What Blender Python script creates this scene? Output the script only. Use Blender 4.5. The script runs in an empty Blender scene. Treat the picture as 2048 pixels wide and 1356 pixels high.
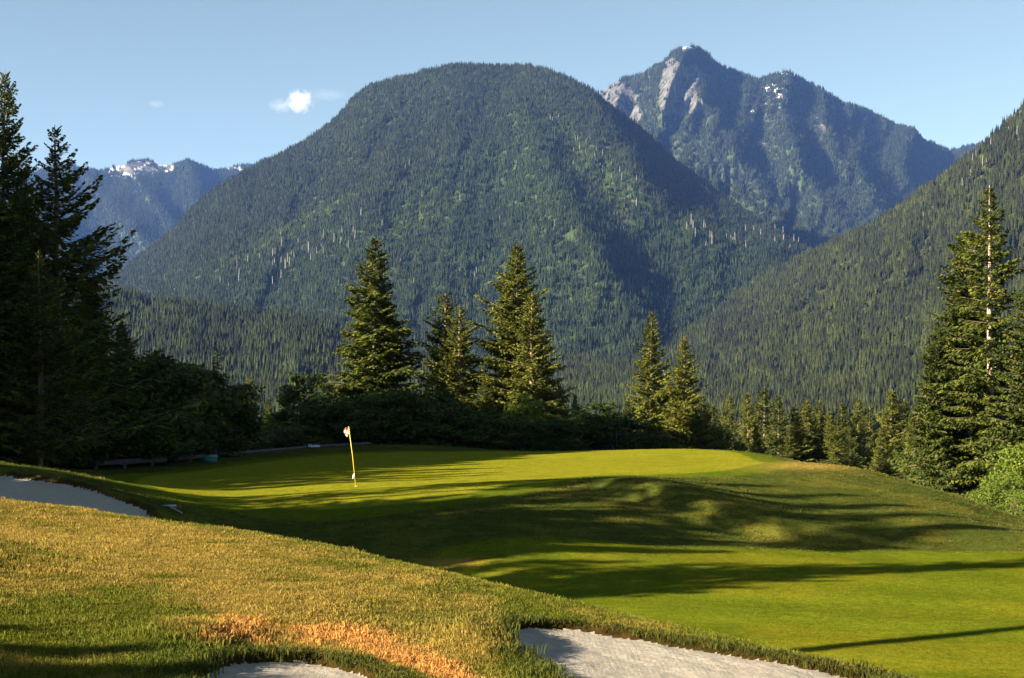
import bpy, math, random
import numpy as np
from mathutils import Vector

# ------------------------------------------------------------------ camera, light, exposure
F, CX, HY = 2844.0, 1024.0, 800.0          # focal length in photo pixels, centre column, horizon row
SUN_AZ, SUN_EL = math.radians(28), math.radians(22)   # light travels to the right and 28 deg away from the camera
S = bpy.context.scene
COL = S.collection
cam_d = bpy.data.cameras.new("camera"); cam = bpy.data.objects.new("camera", cam_d); COL.objects.link(cam)
cam_d.sensor_width = 36; cam_d.lens = 50; cam_d.clip_start = 0.1; cam_d.clip_end = 60000
cam_d.shift_y = (HY - 678) / 2048
cam.location = (0, 0, 0); cam.rotation_euler = (math.pi / 2, 0, 0)
S.camera = cam
W = bpy.data.worlds.new("World"); S.world = W; W.use_nodes = True
wn = W.node_tree; bg = wn.nodes["Background"]
sky = wn.nodes.new("ShaderNodeTexSky"); sky.sky_type = 'NISHITA'; sky.sun_disc = False
sky.sun_elevation = SUN_EL
SUNV = Vector((-math.cos(SUN_AZ) * math.cos(SUN_EL), -math.sin(SUN_AZ) * math.cos(SUN_EL), math.sin(SUN_EL)))
sky.sun_rotation = math.atan2(SUNV.x, SUNV.y)
sky.air_density = 0.65; sky.dust_density = 0.1; sky.ozone_density = 1.0; sky.altitude = 1800
wb = wn.nodes.new("ShaderNodeMix"); wb.data_type = 'RGBA'; wb.blend_type = 'MULTIPLY'; wb.inputs[0].default_value = 1.0
wb.inputs[7].default_value = (1.20, 1.03, 0.66, 1)        # warm daylight white balance of the photograph, the whole sky alike
wn.links.new(sky.outputs[0], wb.inputs[6]); wn.links.new(wb.outputs[2], bg.inputs[0]); bg.inputs[1].default_value = 0.05
sd = bpy.data.lights.new("sun", 'SUN'); so = bpy.data.objects.new("sun", sd); COL.objects.link(so)
sd.energy = 5.0; sd.angle = math.radians(0.5); sd.color = (1.0, 0.87, 0.64)
so.rotation_euler = (-SUNV).to_track_quat('-Z', 'Y').to_euler(); so.location = (-200, -100, 200)
S.view_settings.view_transform = 'Standard'; S.view_settings.look = 'None'
S.view_settings.exposure = 2.45; S.view_settings.gamma = 1.0; S.view_settings.use_curve_mapping = False
S.cycles.use_denoising = True
S.cycles.volume_bounces = 1; S.cycles.max_bounces = 6; S.cycles.diffuse_bounces = 2; S.cycles.transparent_max_bounces = 8
S.cycles.volume_step_rate = 1.0

# ------------------------------------------------------------------ noise
def _hash(ix, iy, seed):
    h = (ix.astype(np.int64) * 374761393 + iy.astype(np.int64) * 668265263 + seed * 1442695041) & 0xFFFFFFFF
    h = ((h ^ (h >> 13)) * 1274126177) & 0xFFFFFFFF
    return ((h ^ (h >> 16)) & 0xFFFFFF) / float(0xFFFFFF)
def vnoise(x, y, seed=0):
    x = np.asarray(x, float); y = np.asarray(y, float)
    ix = np.floor(x); iy = np.floor(y); fx = x - ix; fy = y - iy
    fx = fx * fx * (3 - 2 * fx); fy = fy * fy * (3 - 2 * fy)
    a = _hash(ix, iy, seed); b = _hash(ix + 1, iy, seed); c = _hash(ix, iy + 1, seed); d = _hash(ix + 1, iy + 1, seed)
    return (a + (b - a) * fx) * (1 - fy) + (c + (d - c) * fx) * fy
def fbm(x, y, seed=0, o=4):
    s = 0; a = 0.5; n = 0
    for i in range(o):
        s = s + a * vnoise(x * 2 ** i + 17.3 * i, y * 2 ** i - 9.1 * i, seed + i); n += a; a *= 0.5
    return s / n
def sstep(a, b, x):
    t = np.clip((x - a) / (b - a), 0, 1); return t * t * (3 - 2 * t)

# ------------------------------------------------------------------ object helpers
def mesh_np(name, V, Fq, mat=None, smooth=False, attrs=None):
    """V (n,3), Fq list of arrays of faces of one size each"""
    me = bpy.data.meshes.new(name)
    V = np.asarray(V, np.float32)
    if not isinstance(Fq, (list, tuple)): Fq = [Fq]
    Fq = [np.asarray(f, np.int32) for f in Fq if len(f)]
    loops = np.concatenate([f.ravel() for f in Fq]); sizes = np.concatenate([np.full(len(f), f.shape[1], np.int32) for f in Fq])
    me.vertices.add(len(V)); me.vertices.foreach_set("co", V.ravel())
    me.loops.add(len(loops)); me.loops.foreach_set("vertex_index", loops)
    me.polygons.add(len(sizes)); st = np.concatenate([[0], np.cumsum(sizes)[:-1]]).astype(np.int32)
    me.polygons.foreach_set("loop_start", st)
    if smooth: me.polygons.foreach_set("use_smooth", np.ones(len(sizes), bool))
    me.update(calc_edges=True); me.validate()
    for k, a in (attrs or {}).items():
        a = np.asarray(a, np.float32)
        if a.ndim == 2:
            at = me.attributes.new(k, 'FLOAT_COLOR', 'POINT')
            if a.shape[1] == 3: a = np.hstack([a, np.ones((len(a), 1), np.float32)])
            at.data.foreach_set("color", a.ravel())
        else:
            at = me.attributes.new(k, 'FLOAT', 'POINT'); at.data.foreach_set("value", a)
    if mat: me.materials.append(mat)
    return me
def link(name, me, parent=None, loc=None):
    o = bpy.data.objects.new(name, me); COL.objects.link(o)
    if parent: o.parent = parent
    if loc is not None: o.location = loc
    return o
def tag(o, label=None, cat=None, group=None, kind=None):
    if label: o['label'] = label
    if cat: o['category'] = cat
    if group: o['group'] = group
    if kind: o['kind'] = kind
    return o
def empty(name, loc=(0, 0, 0), rz=0, sc=1):
    o = bpy.data.objects.new(name, None); COL.objects.link(o); o.empty_display_size = 0.2
    o.location = loc; o.rotation_euler = (0, 0, rz); o.scale = (sc, sc, sc) if not hasattr(sc, '__len__') else sc
    return o
def tube(pts, rad, n=6):
    pts = np.asarray(pts, float); rad = np.broadcast_to(rad, (len(pts),))
    V = []; Fc = []
    for i, p in enumerate(pts):
        d = pts[min(i + 1, len(pts) - 1)] - pts[max(i - 1, 0)]; d = d / (np.linalg.norm(d) + 1e-9)
        u = np.cross(d, [0, 1, 0.013] if abs(d[1]) < 0.9 else [1, 0, 0]); u /= np.linalg.norm(u); v = np.cross(d, u)
        for k in range(n):
            a = 2 * math.pi * k / n; V.append(p + rad[i] * (u * math.cos(a) + v * math.sin(a)))
    for i in range(len(pts) - 1):
        for k in range(n):
            Fc.append((i * n + k, i * n + (k + 1) % n, (i + 1) * n + (k + 1) % n, (i + 1) * n + k))
    c0 = len(V); V.append(pts[0]); V.append(pts[-1])
    T = [(c0, (k + 1) % n, k) for k in range(n)] + [(c0 + 1, (len(pts) - 1) * n + k, (len(pts) - 1) * n + (k + 1) % n) for k in range(n)]
    return np.array(V), np.array(Fc), np.array(T)
def merge(parts):
    """parts: list of (V, quads, tris)"""
    V = []; Q = []; T = []; o = 0
    for v, q, t in parts:
        V.append(v)
        if len(q): Q.append(np.asarray(q) + o)
        if len(t): T.append(np.asarray(t) + o)
        o += len(v)
    return np.concatenate(V), [np.concatenate(x) for x in (Q, T) if x]
def boxp(x0, x1, y0, y1, z0, z1):
    V = np.array([(x, y, z) for z in (z0, z1) for y in (y0, y1) for x in (x0, x1)], float)
    Q = np.array([(0, 2, 3, 1), (4, 5, 7, 6), (0, 1, 5, 4), (2, 6, 7, 3), (0, 4, 6, 2), (1, 3, 7, 5)])
    return V, Q, []

# ------------------------------------------------------------------ materials
def new_mat(name):
    m = bpy.data.materials.new(name); m.use_nodes = True
    nt = m.node_tree; b = nt.nodes["Principled BSDF"]
    b.inputs["Roughness"].default_value = 0.9
    b.inputs["Specular IOR Level"].default_value = 0.15
    return m, nt, b
def N(nt, t, **kw):
    n = nt.nodes.new(t)
    for k, v in kw.items(): setattr(n, k, v)
    return n
def noise(nt, scale, detail=4, rough=0.6, vec=None):
    n = N(nt, "ShaderNodeTexNoise"); n.inputs["Scale"].default_value = scale
    n.inputs["Detail"].default_value = detail; n.inputs["Roughness"].default_value = rough
    if vec is not None: nt.links.new(vec, n.inputs["Vector"])
    return n
def ramp(nt, src, stops):
    r = N(nt, "ShaderNodeValToRGB"); nt.links.new(src, r.inputs[0])
    el = r.color_ramp.elements
    while len(el) < len(stops): el.new(0.5)
    for e, (p, c) in zip(el, stops): e.position = p; e.color = (*c, 1) if len(c) == 3 else c
    return r
def mixmul(nt, a, b, fac=1.0):
    m = N(nt, "ShaderNodeMix", data_type='RGBA', blend_type='MULTIPLY'); m.inputs[0].default_value = fac
    nt.links.new(a, m.inputs[6]); nt.links.new(b, m.inputs[7]); return m.outputs[2]
def mixc(nt, f, a, b):
    m = N(nt, "ShaderNodeMix", data_type='RGBA'); nt.links.new(f, m.inputs[0])
    for s, i in ((a, 6), (b, 7)):
        if hasattr(s, 'is_linked'): nt.links.new(s, m.inputs[i])
        else: m.inputs[i].default_value = (*s, 1)
    return m.outputs[2]
def bump(nt, b, src, strength, dist):
    k = N(nt, "ShaderNodeBump"); k.inputs["Strength"].default_value = strength; k.inputs["Distance"].default_value = dist
    nt.links.new(src, k.inputs["Height"]); nt.links.new(k.outputs[0], b.inputs["Normal"])

def turf_mat():
    m, nt, b = new_mat("turf"); b.inputs["Specular IOR Level"].default_value = 0.0; b.inputs["Roughness"].default_value = 1.0
    at = N(nt, "ShaderNodeAttribute"); at.attribute_name = "tone"
    geo = N(nt, "ShaderNodeNewGeometry")
    n1 = noise(nt, 14, 6, 0.75, geo.outputs["Position"]); n2 = noise(nt, 0.8, 4, 0.6, geo.outputs["Position"])
    r1 = ramp(nt, n1.outputs[0], [(0.25, (0.55, 0.55, 0.55)), (0.75, (1.45, 1.4, 1.3))])
    r2 = ramp(nt, n2.outputs[0], [(0.3, (0.85, 0.9, 0.85)), (0.7, (1.15, 1.1, 1.05))])
    n3 = noise(nt, 3.5, 5, 0.7, geo.outputs["Position"]); r3 = ramp(nt, n3.outputs[0], [(0.3, (0.72, 0.76, 0.75)), (0.7, (1.28, 1.22, 1.15))])
    c = mixmul(nt, mixmul(nt, mixmul(nt, at.outputs["Color"], r1.outputs[0]), r2.outputs[0]), r3.outputs[0])
    nt.links.new(c, b.inputs["Base Color"])
    bump(nt, b, n1.outputs[0], 0.9, 0.04)
    return m
def blade_mat():
    m, nt, b = new_mat("grass_blade")
    at = N(nt, "ShaderNodeAttribute"); at.attribute_name = "tone"; at.attribute_type = 'INSTANCER'
    oi = N(nt, "ShaderNodeObjectInfo")
    r1 = ramp(nt, oi.outputs["Random"], [(0.0, (0.6, 0.65, 0.6)), (1.0, (1.5, 1.4, 1.2))])
    c = mixmul(nt, at.outputs["Color"], r1.outputs[0])
    nt.links.new(c, b.inputs["Base Color"])
    tr = N(nt, "ShaderNodeBsdfTranslucent"); nt.links.new(c, tr.inputs[0])
    mx = N(nt, "ShaderNodeMixShader"); mx.inputs[0].default_value = 0.35
    nt.links.new(b.outputs[0], mx.inputs[1]); nt.links.new(tr.outputs[0], mx.inputs[2])
    nt.links.new(mx.outputs[0], nt.nodes["Material Output"].inputs[0])
    return m
def sand_mat():
    m, nt, b = new_mat("white_sand")
    geo = N(nt, "ShaderNodeNewGeometry")
    n1 = noise(nt, 9, 8, 0.75, geo.outputs["Position"]); n2 = noise(nt, 120, 3, 0.7, geo.outputs["Position"])
    wv = N(nt, "ShaderNodeTexWave"); wv.inputs["Scale"].default_value = 7.0; wv.inputs["Distortion"].default_value = 4
    wv.inputs["Detail"].default_value = 3; nt.links.new(geo.outputs["Position"], wv.inputs["Vector"])
    r = ramp(nt, n1.outputs[0], [(0.3, (0.25, 0.22, 0.18)), (0.7, (0.37, 0.33, 0.28))])
    r2 = ramp(nt, n2.outputs[0], [(0.35, (0.75, 0.74, 0.72)), (0.6, (1, 1, 1))])
    nt.links.new(mixmul(nt, r.outputs[0], r2.outputs[0]), b.inputs["Base Color"])
    ad = N(nt, "ShaderNodeMath", operation='MULTIPLY_ADD'); nt.links.new(wv.outputs["Fac"], ad.inputs[0]); ad.inputs[1].default_value = 0.03
    nt.links.new(n1.outputs[0], ad.inputs[2])
    bump(nt, b, ad.outputs[0], 0.7, 0.04)
    return m
def foliage_mat(name, c0, c1, c2, trans=0.25, scale=1.3):
    m, nt, b = new_mat(name)
    tc = N(nt, "ShaderNodeTexCoord")
    n1 = noise(nt, scale, 3, 0.6, tc.outputs["Object"]); n2 = noise(nt, scale * 9, 2, 0.5, tc.outputs["Object"])
    ad = N(nt, "ShaderNodeMath", operation='MULTIPLY_ADD'); nt.links.new(n2.outputs[0], ad.inputs[0]); ad.inputs[1].default_value = 0.6
    nt.links.new(n1.outputs[0], ad.inputs[2])
    r = ramp(nt, ad.outputs[0], [(0.55, c0), (0.8, c1), (1.05 if False else 1.0, c2)])
    oi = N(nt, "ShaderNodeObjectInfo")
    r2 = ramp(nt, oi.outputs["Random"], [(0, (0.85, 0.88, 0.9)), (1, (1.15, 1.1, 1.0))])
    c = mixmul(nt, r.outputs[0], r2.outputs[0])
    nt.links.new(c, b.inputs["Base Color"]); b.inputs["Roughness"].default_value = 0.7
    tr = N(nt, "ShaderNodeBsdfTranslucent"); nt.links.new(c, tr.inputs[0])
    mx = N(nt, "ShaderNodeMixShader"); mx.inputs[0].default_value = trans
    nt.links.new(b.outputs[0], mx.inputs[1]); nt.links.new(tr.outputs[0], mx.inputs[2])
    nt.links.new(mx.outputs[0], nt.nodes["Material Output"].inputs[0])
    return m
def bark_mat(name, c0, c1):
    m, nt, b = new_mat(name)
    tc = N(nt, "ShaderNodeTexCoord"); mp = N(nt, "ShaderNodeMapping"); mp.inputs["Scale"].default_value = (6, 6, 1.2)
    nt.links.new(tc.outputs["Object"], mp.inputs[0])
    n1 = noise(nt, 2.2, 6, 0.7, mp.outputs[0])
    r = ramp(nt, n1.outputs[0], [(0.35, c0), (0.62, c1)])
    nt.links.new(r.outputs[0], b.inputs["Base Color"]); bump(nt, b, n1.outputs[0], 0.8, 0.05)
    return m
def forest_mat():
    m, nt, b = new_mat("forest_needles")
    at = N(nt, "ShaderNodeAttribute"); at.attribute_name = "tone"; at.attribute_type = 'INSTANCER'
    oi = N(nt, "ShaderNodeObjectInfo")
    r1 = ramp(nt, oi.outputs["Random"], [(0.0, (0.13, 0.14, 0.15)), (0.5, (0.30, 0.31, 0.31)), (1.0, (0.58, 0.56, 0.48))])
    nt.links.new(mixmul(nt, at.outputs["Color"], r1.outputs[0]), b.inputs["Base Color"])
    return m
def mountain_mat():
    m, nt, b = new_mat("mountain_ground")
    at = N(nt, "ShaderNodeAttribute"); at.attribute_name = "rock"
    at2 = N(nt, "ShaderNodeAttribute"); at2.attribute_name = "tone"
    geo = N(nt, "ShaderNodeNewGeometry")
    n1 = noise(nt, 0.02, 8, 0.7, geo.outputs["Position"])
    mp = N(nt, "ShaderNodeMapping"); mp.inputs["Scale"].default_value = (0.03, 0.03, 0.006); nt.links.new(geo.outputs["Position"], mp.inputs[0])
    n2 = noise(nt, 1.0, 6, 0.7, mp.outputs[0])
    r = ramp(nt, n2.outputs[0], [(0.40, (0.030, 0.030, 0.03)), (0.5, (0.085, 0.083, 0.082)), (0.62, (0.15, 0.146, 0.145))])
    sp = N(nt, "ShaderNodeSeparateColor"); nt.links.new(at.outputs["Color"], sp.inputs[0])
    c1 = mixc(nt, sp.outputs[0], at2.outputs["Color"], r.outputs[0])
    c2 = mixc(nt, sp.outputs[1], c1, (0.72, 0.72, 0.74))
    nt.links.new(c2, b.inputs["Base Color"]); bump(nt, b, n2.outputs[0], 1.0, 25)
    return m
def plain(name, c, rough=0.7, spec=0.2, var=0.25, sc=20):
    m, nt, b = new_mat(name); tc = N(nt, "ShaderNodeTexCoord"); n1 = noise(nt, sc, 4, 0.6, tc.outputs["Object"])
    lo = tuple(x * (1 - var) for x in c); hi = tuple(min(1, x * (1 + var)) for x in c)
    r = ramp(nt, n1.outputs[0], [(0.3, lo), (0.7, hi)]); nt.links.new(r.outputs[0], b.inputs["Base Color"])
    b.inputs["Roughness"].default_value = rough; b.inputs["Specular IOR Level"].default_value = spec
    return m
TURF, BLADE, SAND = turf_mat(), blade_mat(), sand_mat()
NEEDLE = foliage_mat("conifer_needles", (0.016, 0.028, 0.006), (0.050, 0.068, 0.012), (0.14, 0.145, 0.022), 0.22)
NEEDLE_LIT = foliage_mat("sunlit_needles", (0.030, 0.042, 0.008), (0.090, 0.105, 0.016), (0.20, 0.19, 0.03), 0.25)  # lighter copy of the needles, olive sun highlights put into the colour
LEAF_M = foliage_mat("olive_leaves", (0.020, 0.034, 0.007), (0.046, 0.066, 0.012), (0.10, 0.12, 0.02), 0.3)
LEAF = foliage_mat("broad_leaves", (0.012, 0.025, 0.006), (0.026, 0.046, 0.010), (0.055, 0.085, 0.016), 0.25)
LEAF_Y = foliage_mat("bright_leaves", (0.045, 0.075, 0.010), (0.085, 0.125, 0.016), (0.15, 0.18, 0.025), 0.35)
BARK = bark_mat("bark", (0.07, 0.05, 0.035), (0.20, 0.15, 0.11))
BARK_MID = bark_mat("tan_bark", (0.10, 0.065, 0.045), (0.30, 0.20, 0.14))
BARK_PALE = bark_mat("pale_bark", (0.20, 0.13, 0.09), (0.50, 0.37, 0.28))
FOREST, MOUNT = forest_mat(), mountain_mat()

# ------------------------------------------------------------------ near terrain: thin-plate surface through surveyed points
# each row: photo column, then (row, distance) pairs
CP = {
 -500: [(1300, 8.6), (1000, 13), (930, 22), (850, 34), (838, 50), (850, 70)],
 0:    [(1356, 8.2), (1150, 12.5), (1060, 16.5), (1003, 20), (1040, 26), (1002, 33), (948, 41.5), (923, 47), (925, 56), (912, 72)],
 150:  [(1018, 19.7), (1060, 26), (1020, 33), (966, 41), (947, 45.5), (950, 56), (937, 67)],
 300:  [(1356, 8.6), (1200, 12), (1100, 15.5), (1043, 19), (1105, 26), (1055, 34), (1015, 39), (1001, 42), (975, 52), (925, 72)],
 450:  [(1063, 18.3), (1130, 27), (1080, 37), (1040, 41.5), (1000, 46), (960, 55), (916, 73)],
 640:  [(1356, 9.0), (1200, 12.5), (1132, 15), (1096, 17.5), (1190, 26), (1120, 37), (1050, 42.5), (1000, 46), (975, 50), (935, 64), (894, 85), (930, 100)],
 830:  [(1136, 16.2), (1240, 24), (1150, 35), (1060, 41), (1000, 46), (960, 54), (925, 67), (891, 88), (925, 102)],
 1024: [(1356, 9.6), (1250, 12.2), (1181, 15), (1300, 22), (1200, 32), (1130, 36), (1060, 40.5), (1000, 46), (950, 57), (903, 82), (935, 98)],
 1300: [(1356, 9.8), (1280, 11.8), (1244, 13), (1335, 19), (1255, 28), (1150, 36), (1090, 41), (1050, 44), (1010, 47), (975, 50.5), (950, 56), (903, 82), (940, 98)],
 1450: [(1279, 12.2), (1390, 18), (1300, 26), (1150, 36.3), (1088, 42.5), (1045, 46), (1000, 50), (953, 56), (925, 68), (905, 80), (945, 96)],
 1550: [(1302, 11.6), (1420, 18), (1310, 25.5), (1150, 36.5), (1088, 43.7), (1040, 47.5), (990, 52), (948, 57.5), (925, 66), (913, 73), (960, 90)],
 1750: [(1347, 10.8), (1450, 17), (1340, 24.2), (1150, 37), (1095, 44.3), (1045, 48.3), (985, 54.5), (955, 60), (944, 63), (985, 76)],
 1900: [(1480, 17), (1350, 23.8), (1150, 37.3), (1097, 44.6), (1050, 48.3), (1005, 54), (987, 58), (1040, 70)],
 2048: [(1500, 16), (1356, 23.5), (1245, 29.5), (1150, 37.5), (1098, 44.8), (1072, 48.5), (1046, 54), (1095, 64)],
 2350: [(1600, 14), (1356, 23.6), (1150, 37.7), (1100, 45), (1090, 52), (1150, 62)],
}
pts = []
for c, rows in CP.items():
    for r, Y in rows: pts.append(((c - CX) / F * Y, Y, (HY - r) / F * Y))
for x, y, z in [(0, 0, -1.7), (0, 4, -1.73), (-4, 3, -1.6), (-8, 6, -1.5), (-10, 0, -1.6), (5, 1, -1.95), (9, 6, -2.6), (0, -12, -1.8), (-15, -10, -1.8),
                (15, -8, -3), (15, 8, -4.0), (22, 20, -4.7), (-20, 15, -1.7), (-35, 10, -2.0), (-35, 35, -2.3), (-45, 60, -2.8), (-35, 85, -3.2), (35, 40, -5.2),
                (-30, 100, -5), (-60, 20, -2.5), (40, 10, -5), (45, 70, -9), (20, 100, -8), (0, 115, -7), (-15, 110, -6), (35, 100, -11), (-60, 0, -2.5), (-60, 70, -3)]:
    pts.append((x, y, z))
pts = np.array(pts)
def tps_fit(P, lam=0.02):
    n = len(P); d = np.linalg.norm(P[:, None, :2] - P[None, :, :2], axis=2)
    K = np.where(d > 0, d * d * np.log(d + 1e-12), 0) + lam * np.eye(n)
    A = np.zeros((n + 3, n + 3)); A[:n, :n] = K; A[:n, n] = 1; A[:n, n + 1:] = P[:, :2]; A[n:, :n] = A[:n, n:].T
    return np.linalg.solve(A, np.concatenate([P[:, 2], np.zeros(3)]))
TW = tps_fit(pts)
def tps(x, y):
    x = np.asarray(x, float).ravel(); y = np.asarray(y, float).ravel(); out = np.empty(len(x)); n = len(pts)
    for i in range(0, len(x), 20000):
        xx = x[i:i + 20000]; yy = y[i:i + 20000]
        d2 = (xx[:, None] - pts[None, :, 0]) ** 2 + (yy[:, None] - pts[None, :, 1]) ** 2
        out[i:i + 20000] = (0.5 * d2 * np.log(d2 + 1e-9)) @ TW[:n] + TW[n] + TW[n + 1] * xx + TW[n + 2] * yy
    return out
def ground_z(x, y):
    x = np.asarray(x, float).ravel(); y = np.asarray(y, float).ravel(); r = np.hypot(x, y)
    inside = (1 - sstep(95, 125, r)) * (1 - sstep(50, 75, -x)) * (1 - sstep(30, 60, -y)) * (1 - sstep(42, 62, x))
    # valley ahead and to the right, wooded shelf to the left and behind
    ahead = sstep(-0.45, 0.15, x / (r + 1) + 0.75 * (y / (r + 1) - 0.25)) * sstep(60, 250, r)
    zf = -3.0 - 24 * ahead - 16 * sstep(300, 900, r) * ahead + 6 * (fbm(x / 90, y / 90, 5) - 0.5) * sstep(80, 300, r) - 3.5 * sstep(10, 60, x)
    # clamp the spline where it is not supported
    t = np.clip(tps(x, y), -16, -1.2)
    return t * inside + zf * (1 - inside)
def px_of(x, y): return CX + F * np.asarray(x) / np.maximum(y, 0.01)
def row_of(z, y): return HY - F * np.asarray(z) / np.maximum(y, 0.01)
def G(x, y): return float(ground_z([x], [y])[0])
def hit(px, row, y0=4, y1=130, last=False):
    """first (or last) point where the view ray meets the ground"""
    Y = np.linspace(y0, y1, 4000); z = ground_z((px - CX) / F * Y, Y); ray = (HY - row) / F * Y
    i = np.where(z >= ray)[0]
    k = i[0] if len(i) else len(Y) - 1
    return (px - CX) / F * Y[k], Y[k], z[k]

def poly_sd(P, x, y):
    """signed distance, positive inside"""
    P = np.asarray(P, float); x = np.asarray(x); y = np.asarray(y)
    best = np.full(x.shape, 1e9); ins = np.zeros(x.shape, bool)
    for (ax, ay), (bx, by) in zip(P, np.roll(P, -1, axis=0)):
        ex, ey = bx - ax, by - ay; t = np.clip(((x - ax) * ex + (y - ay) * ey) / (ex * ex + ey * ey + 1e-12), 0, 1)
        best = np.minimum(best, np.hypot(x - ax - t * ex, y - ay - t * ey))
        c = ((ay > y) != (by > y)) & (x < (bx - ax) * (y - ay) / (by - ay + 1e-12) + ax); ins ^= c
    return np.where(ins, best, -best)
def smooth_poly(P, n=3):
    P = np.asarray(P, float)
    for _ in range(n):
        Q = np.roll(P, -1, axis=0); P = np.stack([P * .75 + Q * .25, P * .25 + Q * .75], 1).reshape(-1, 2)
    return P
def world_poly(pp, zt=None):
    out = []
    for c, r in pp:
        if zt is None: x, y, z = hit(c, r)
        else:
            y = -zt * F / (r - HY); x = (c - CX) / F * y
            for _ in range(12): y = 0.5 * y + 0.5 * (-G(x, y)) * F / (r - HY); x = (c - CX) / F * y
        out.append((x, y))
    return smooth_poly(out, 2)
BUNKERS = [
 # right bunker just under the crest, its front part runs out of the frame
 (world_poly([(998, 1262), (1015, 1246), (1070, 1240), (1150, 1245), (1250, 1258), (1380, 1277), (1500, 1297), (1600, 1316), (1700, 1336), (1800, 1358), (1700, 1460), (1350, 1450), (1150, 1368), (1090, 1338), (1035, 1308), (1008, 1288)], -1.98), 0.045, 0.05),
 (world_poly([(380, 1358), (400, 1330), (440, 1314), (500, 1306), (580, 1305), (650, 1311), (700, 1323), (750, 1340), (800, 1362), (760, 1480), (560, 1500), (420, 1440)], -1.80), 0.045, 0.05),
 (smooth_poly([((c - CX) / F * Y, Y) for c, Y in [(-420, 30), (-150, 30), (80, 30), (240, 31.5), (325, 34), (345, 36.8), (315, 38.6), (250, 39.8), (155, 41.2), (60, 42), (-60, 43), (-250, 43), (-420, 40)]], 2), 0.12, 0.3),
]
# ground sheet: a fan of columns round the viewpoint, fine inside the view
cols_px = np.arange(-120, 2175, 7.0)
th_f = np.arctan((cols_px - CX) / F)
th_r = np.arctan((np.array([2200, 2250, 2320, 2420, 2550, 2750, 3050, 3500, 4200]) - CX) / F)
th_l = np.arctan((np.array([-4200, -3000, -2200, -1600, -1200, -900, -700, -550, -450, -370, -300, -240, -190, -150]) - CX) / F)
back = np.linspace(th_r[-1] + 0.12, 2 * math.pi + th_l[0] - 0.12, 38)
TH = np.concatenate([th_l, th_f, th_r, back])
rr = [0.4]
def grow(to, n, geom=True):
    a = rr[-1]
    rr.extend(list(np.geomspace(a, to, n + 1)[1:]) if geom else list(np.linspace(a, to, n + 1)[1:]))
grow(7.4, 26); grow(8.2, 14, False); grow(14.5, 175, False); grow(24, 75); grow(40, 95); grow(62, 130); grow(130, 70); grow(900, 40); grow(15000, 26)
RR = np.array(rr)
TT, R2 = np.meshgrid(TH, RR); gx = (R2 * np.sin(TT)).ravel(); gy = (R2 * np.cos(TT)).ravel()
gz = ground_z(gx, gy)
near = (np.hypot(gx, gy) < 140)
SPUR = np.array([((c - CX) / F * Y, Y) for c, Y in [(1040, 50.5), (1130, 49.5), (1220, 48.2), (1330, 46.2), (1440, 44.6), (1560, 43.8), (1700, 43.9), (1850, 44.2), (2000, 44.4), (2200, 44.8), (2500, 46)]])
sp_d = np.full(len(gx), 99.0); sp_t = np.zeros(len(gx)); ms = near & (gy > 25)
for i_, ((ax, ay), (bx, by)) in enumerate(zip(SPUR[:-1], SPUR[1:])):
    ex, ey = bx - ax, by - ay; t_ = np.clip(((gx - ax) * ex + (gy - ay) * ey) / (ex * ex + ey * ey), 0, 1); dx_, dy_ = gx - ax - t_ * ex, gy - ay - t_ * ey
    d_ = np.hypot(dx_, dy_) * np.sign(dy_ * ex - dx_ * ey); u_ = np.abs(d_) < np.abs(sp_d); sp_d = np.where(u_, d_, sp_d); sp_t = np.where(u_, (i_ + t_) / 10, sp_t)
gz = gz + np.where(ms, 0.55 * sstep(-0.1, 1.4, sp_d) * (1 - sstep(1.4, 7.5, sp_d)) * sstep(0.0, 0.28, sp_t) * (1 - 0.45 * sstep(0.45, 0.7, sp_t)), 0)
gz = gz + np.where(near, 0.05 * (fbm(gx / 1.7, gy / 1.7, 3) - 0.5) + 0.10 * (fbm(gx / 6, gy / 6, 8) - 0.5), 0)
for (bc, br_, hh_, sx_, sy_) in ((962, 1282, 0.15, 0.30, 0.75), (372, 1338, 0.12, 0.28, 0.6)):  # small mounds added left of two bunkers to cast shade onto the sand
    by2 = 1.93 * F / (br_ - HY); bx2 = (bc - CX) / F * by2; gz = gz + hh_ * np.exp(-((gx - bx2) / sx_) ** 2 - ((gy - by2) / sy_) ** 2)
sand_d = np.full(len(gx), -99.0)
bid = np.full(len(gx), -1)
for k, (P, depth, w) in enumerate(BUNKERS):
    m = (gx > P[:, 0].min() - 2) & (gx < P[:, 0].max() + 2) & (gy > P[:, 1].min() - 2) & (gy < P[:, 1].max() + 2)
    jit = (0.05 if k < 2 else 0.25) * (fbm(gx[m] * (5 if k < 2 else 1.2), gy[m] * (5 if k < 2 else 1.2), 31 + k) - 0.5) * 2
    d = poly_sd(P, gx[m], gy[m]) + jit
    cur = sand_d[m]; upd = d > cur; bid_m = bid[m]; bid_m[upd] = k; bid[m] = bid_m; sand_d[m] = np.maximum(cur, d)
    g = gz[m]
    lip = (0.03 if k < 2 else 0.06) * np.exp(-(d / (0.18 if k < 2 else 0.5)) ** 2)
    g = g + lip * (d < 0) - depth * sstep(-0.01, w, d) - (0.07 if k < 2 else 0.10) * sstep(0, 1.8, d)
    g = g + np.where(d > 0, (0.035 if k < 2 else 0.05) * (fbm(gx[m] * 3.5, gy[m] * 3.5, 77) - 0.5) + 0.02 * (fbm(gx[m] * 14, gy[m] * 14, 78) - 0.5), 0)
    gz[m] = g

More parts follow.
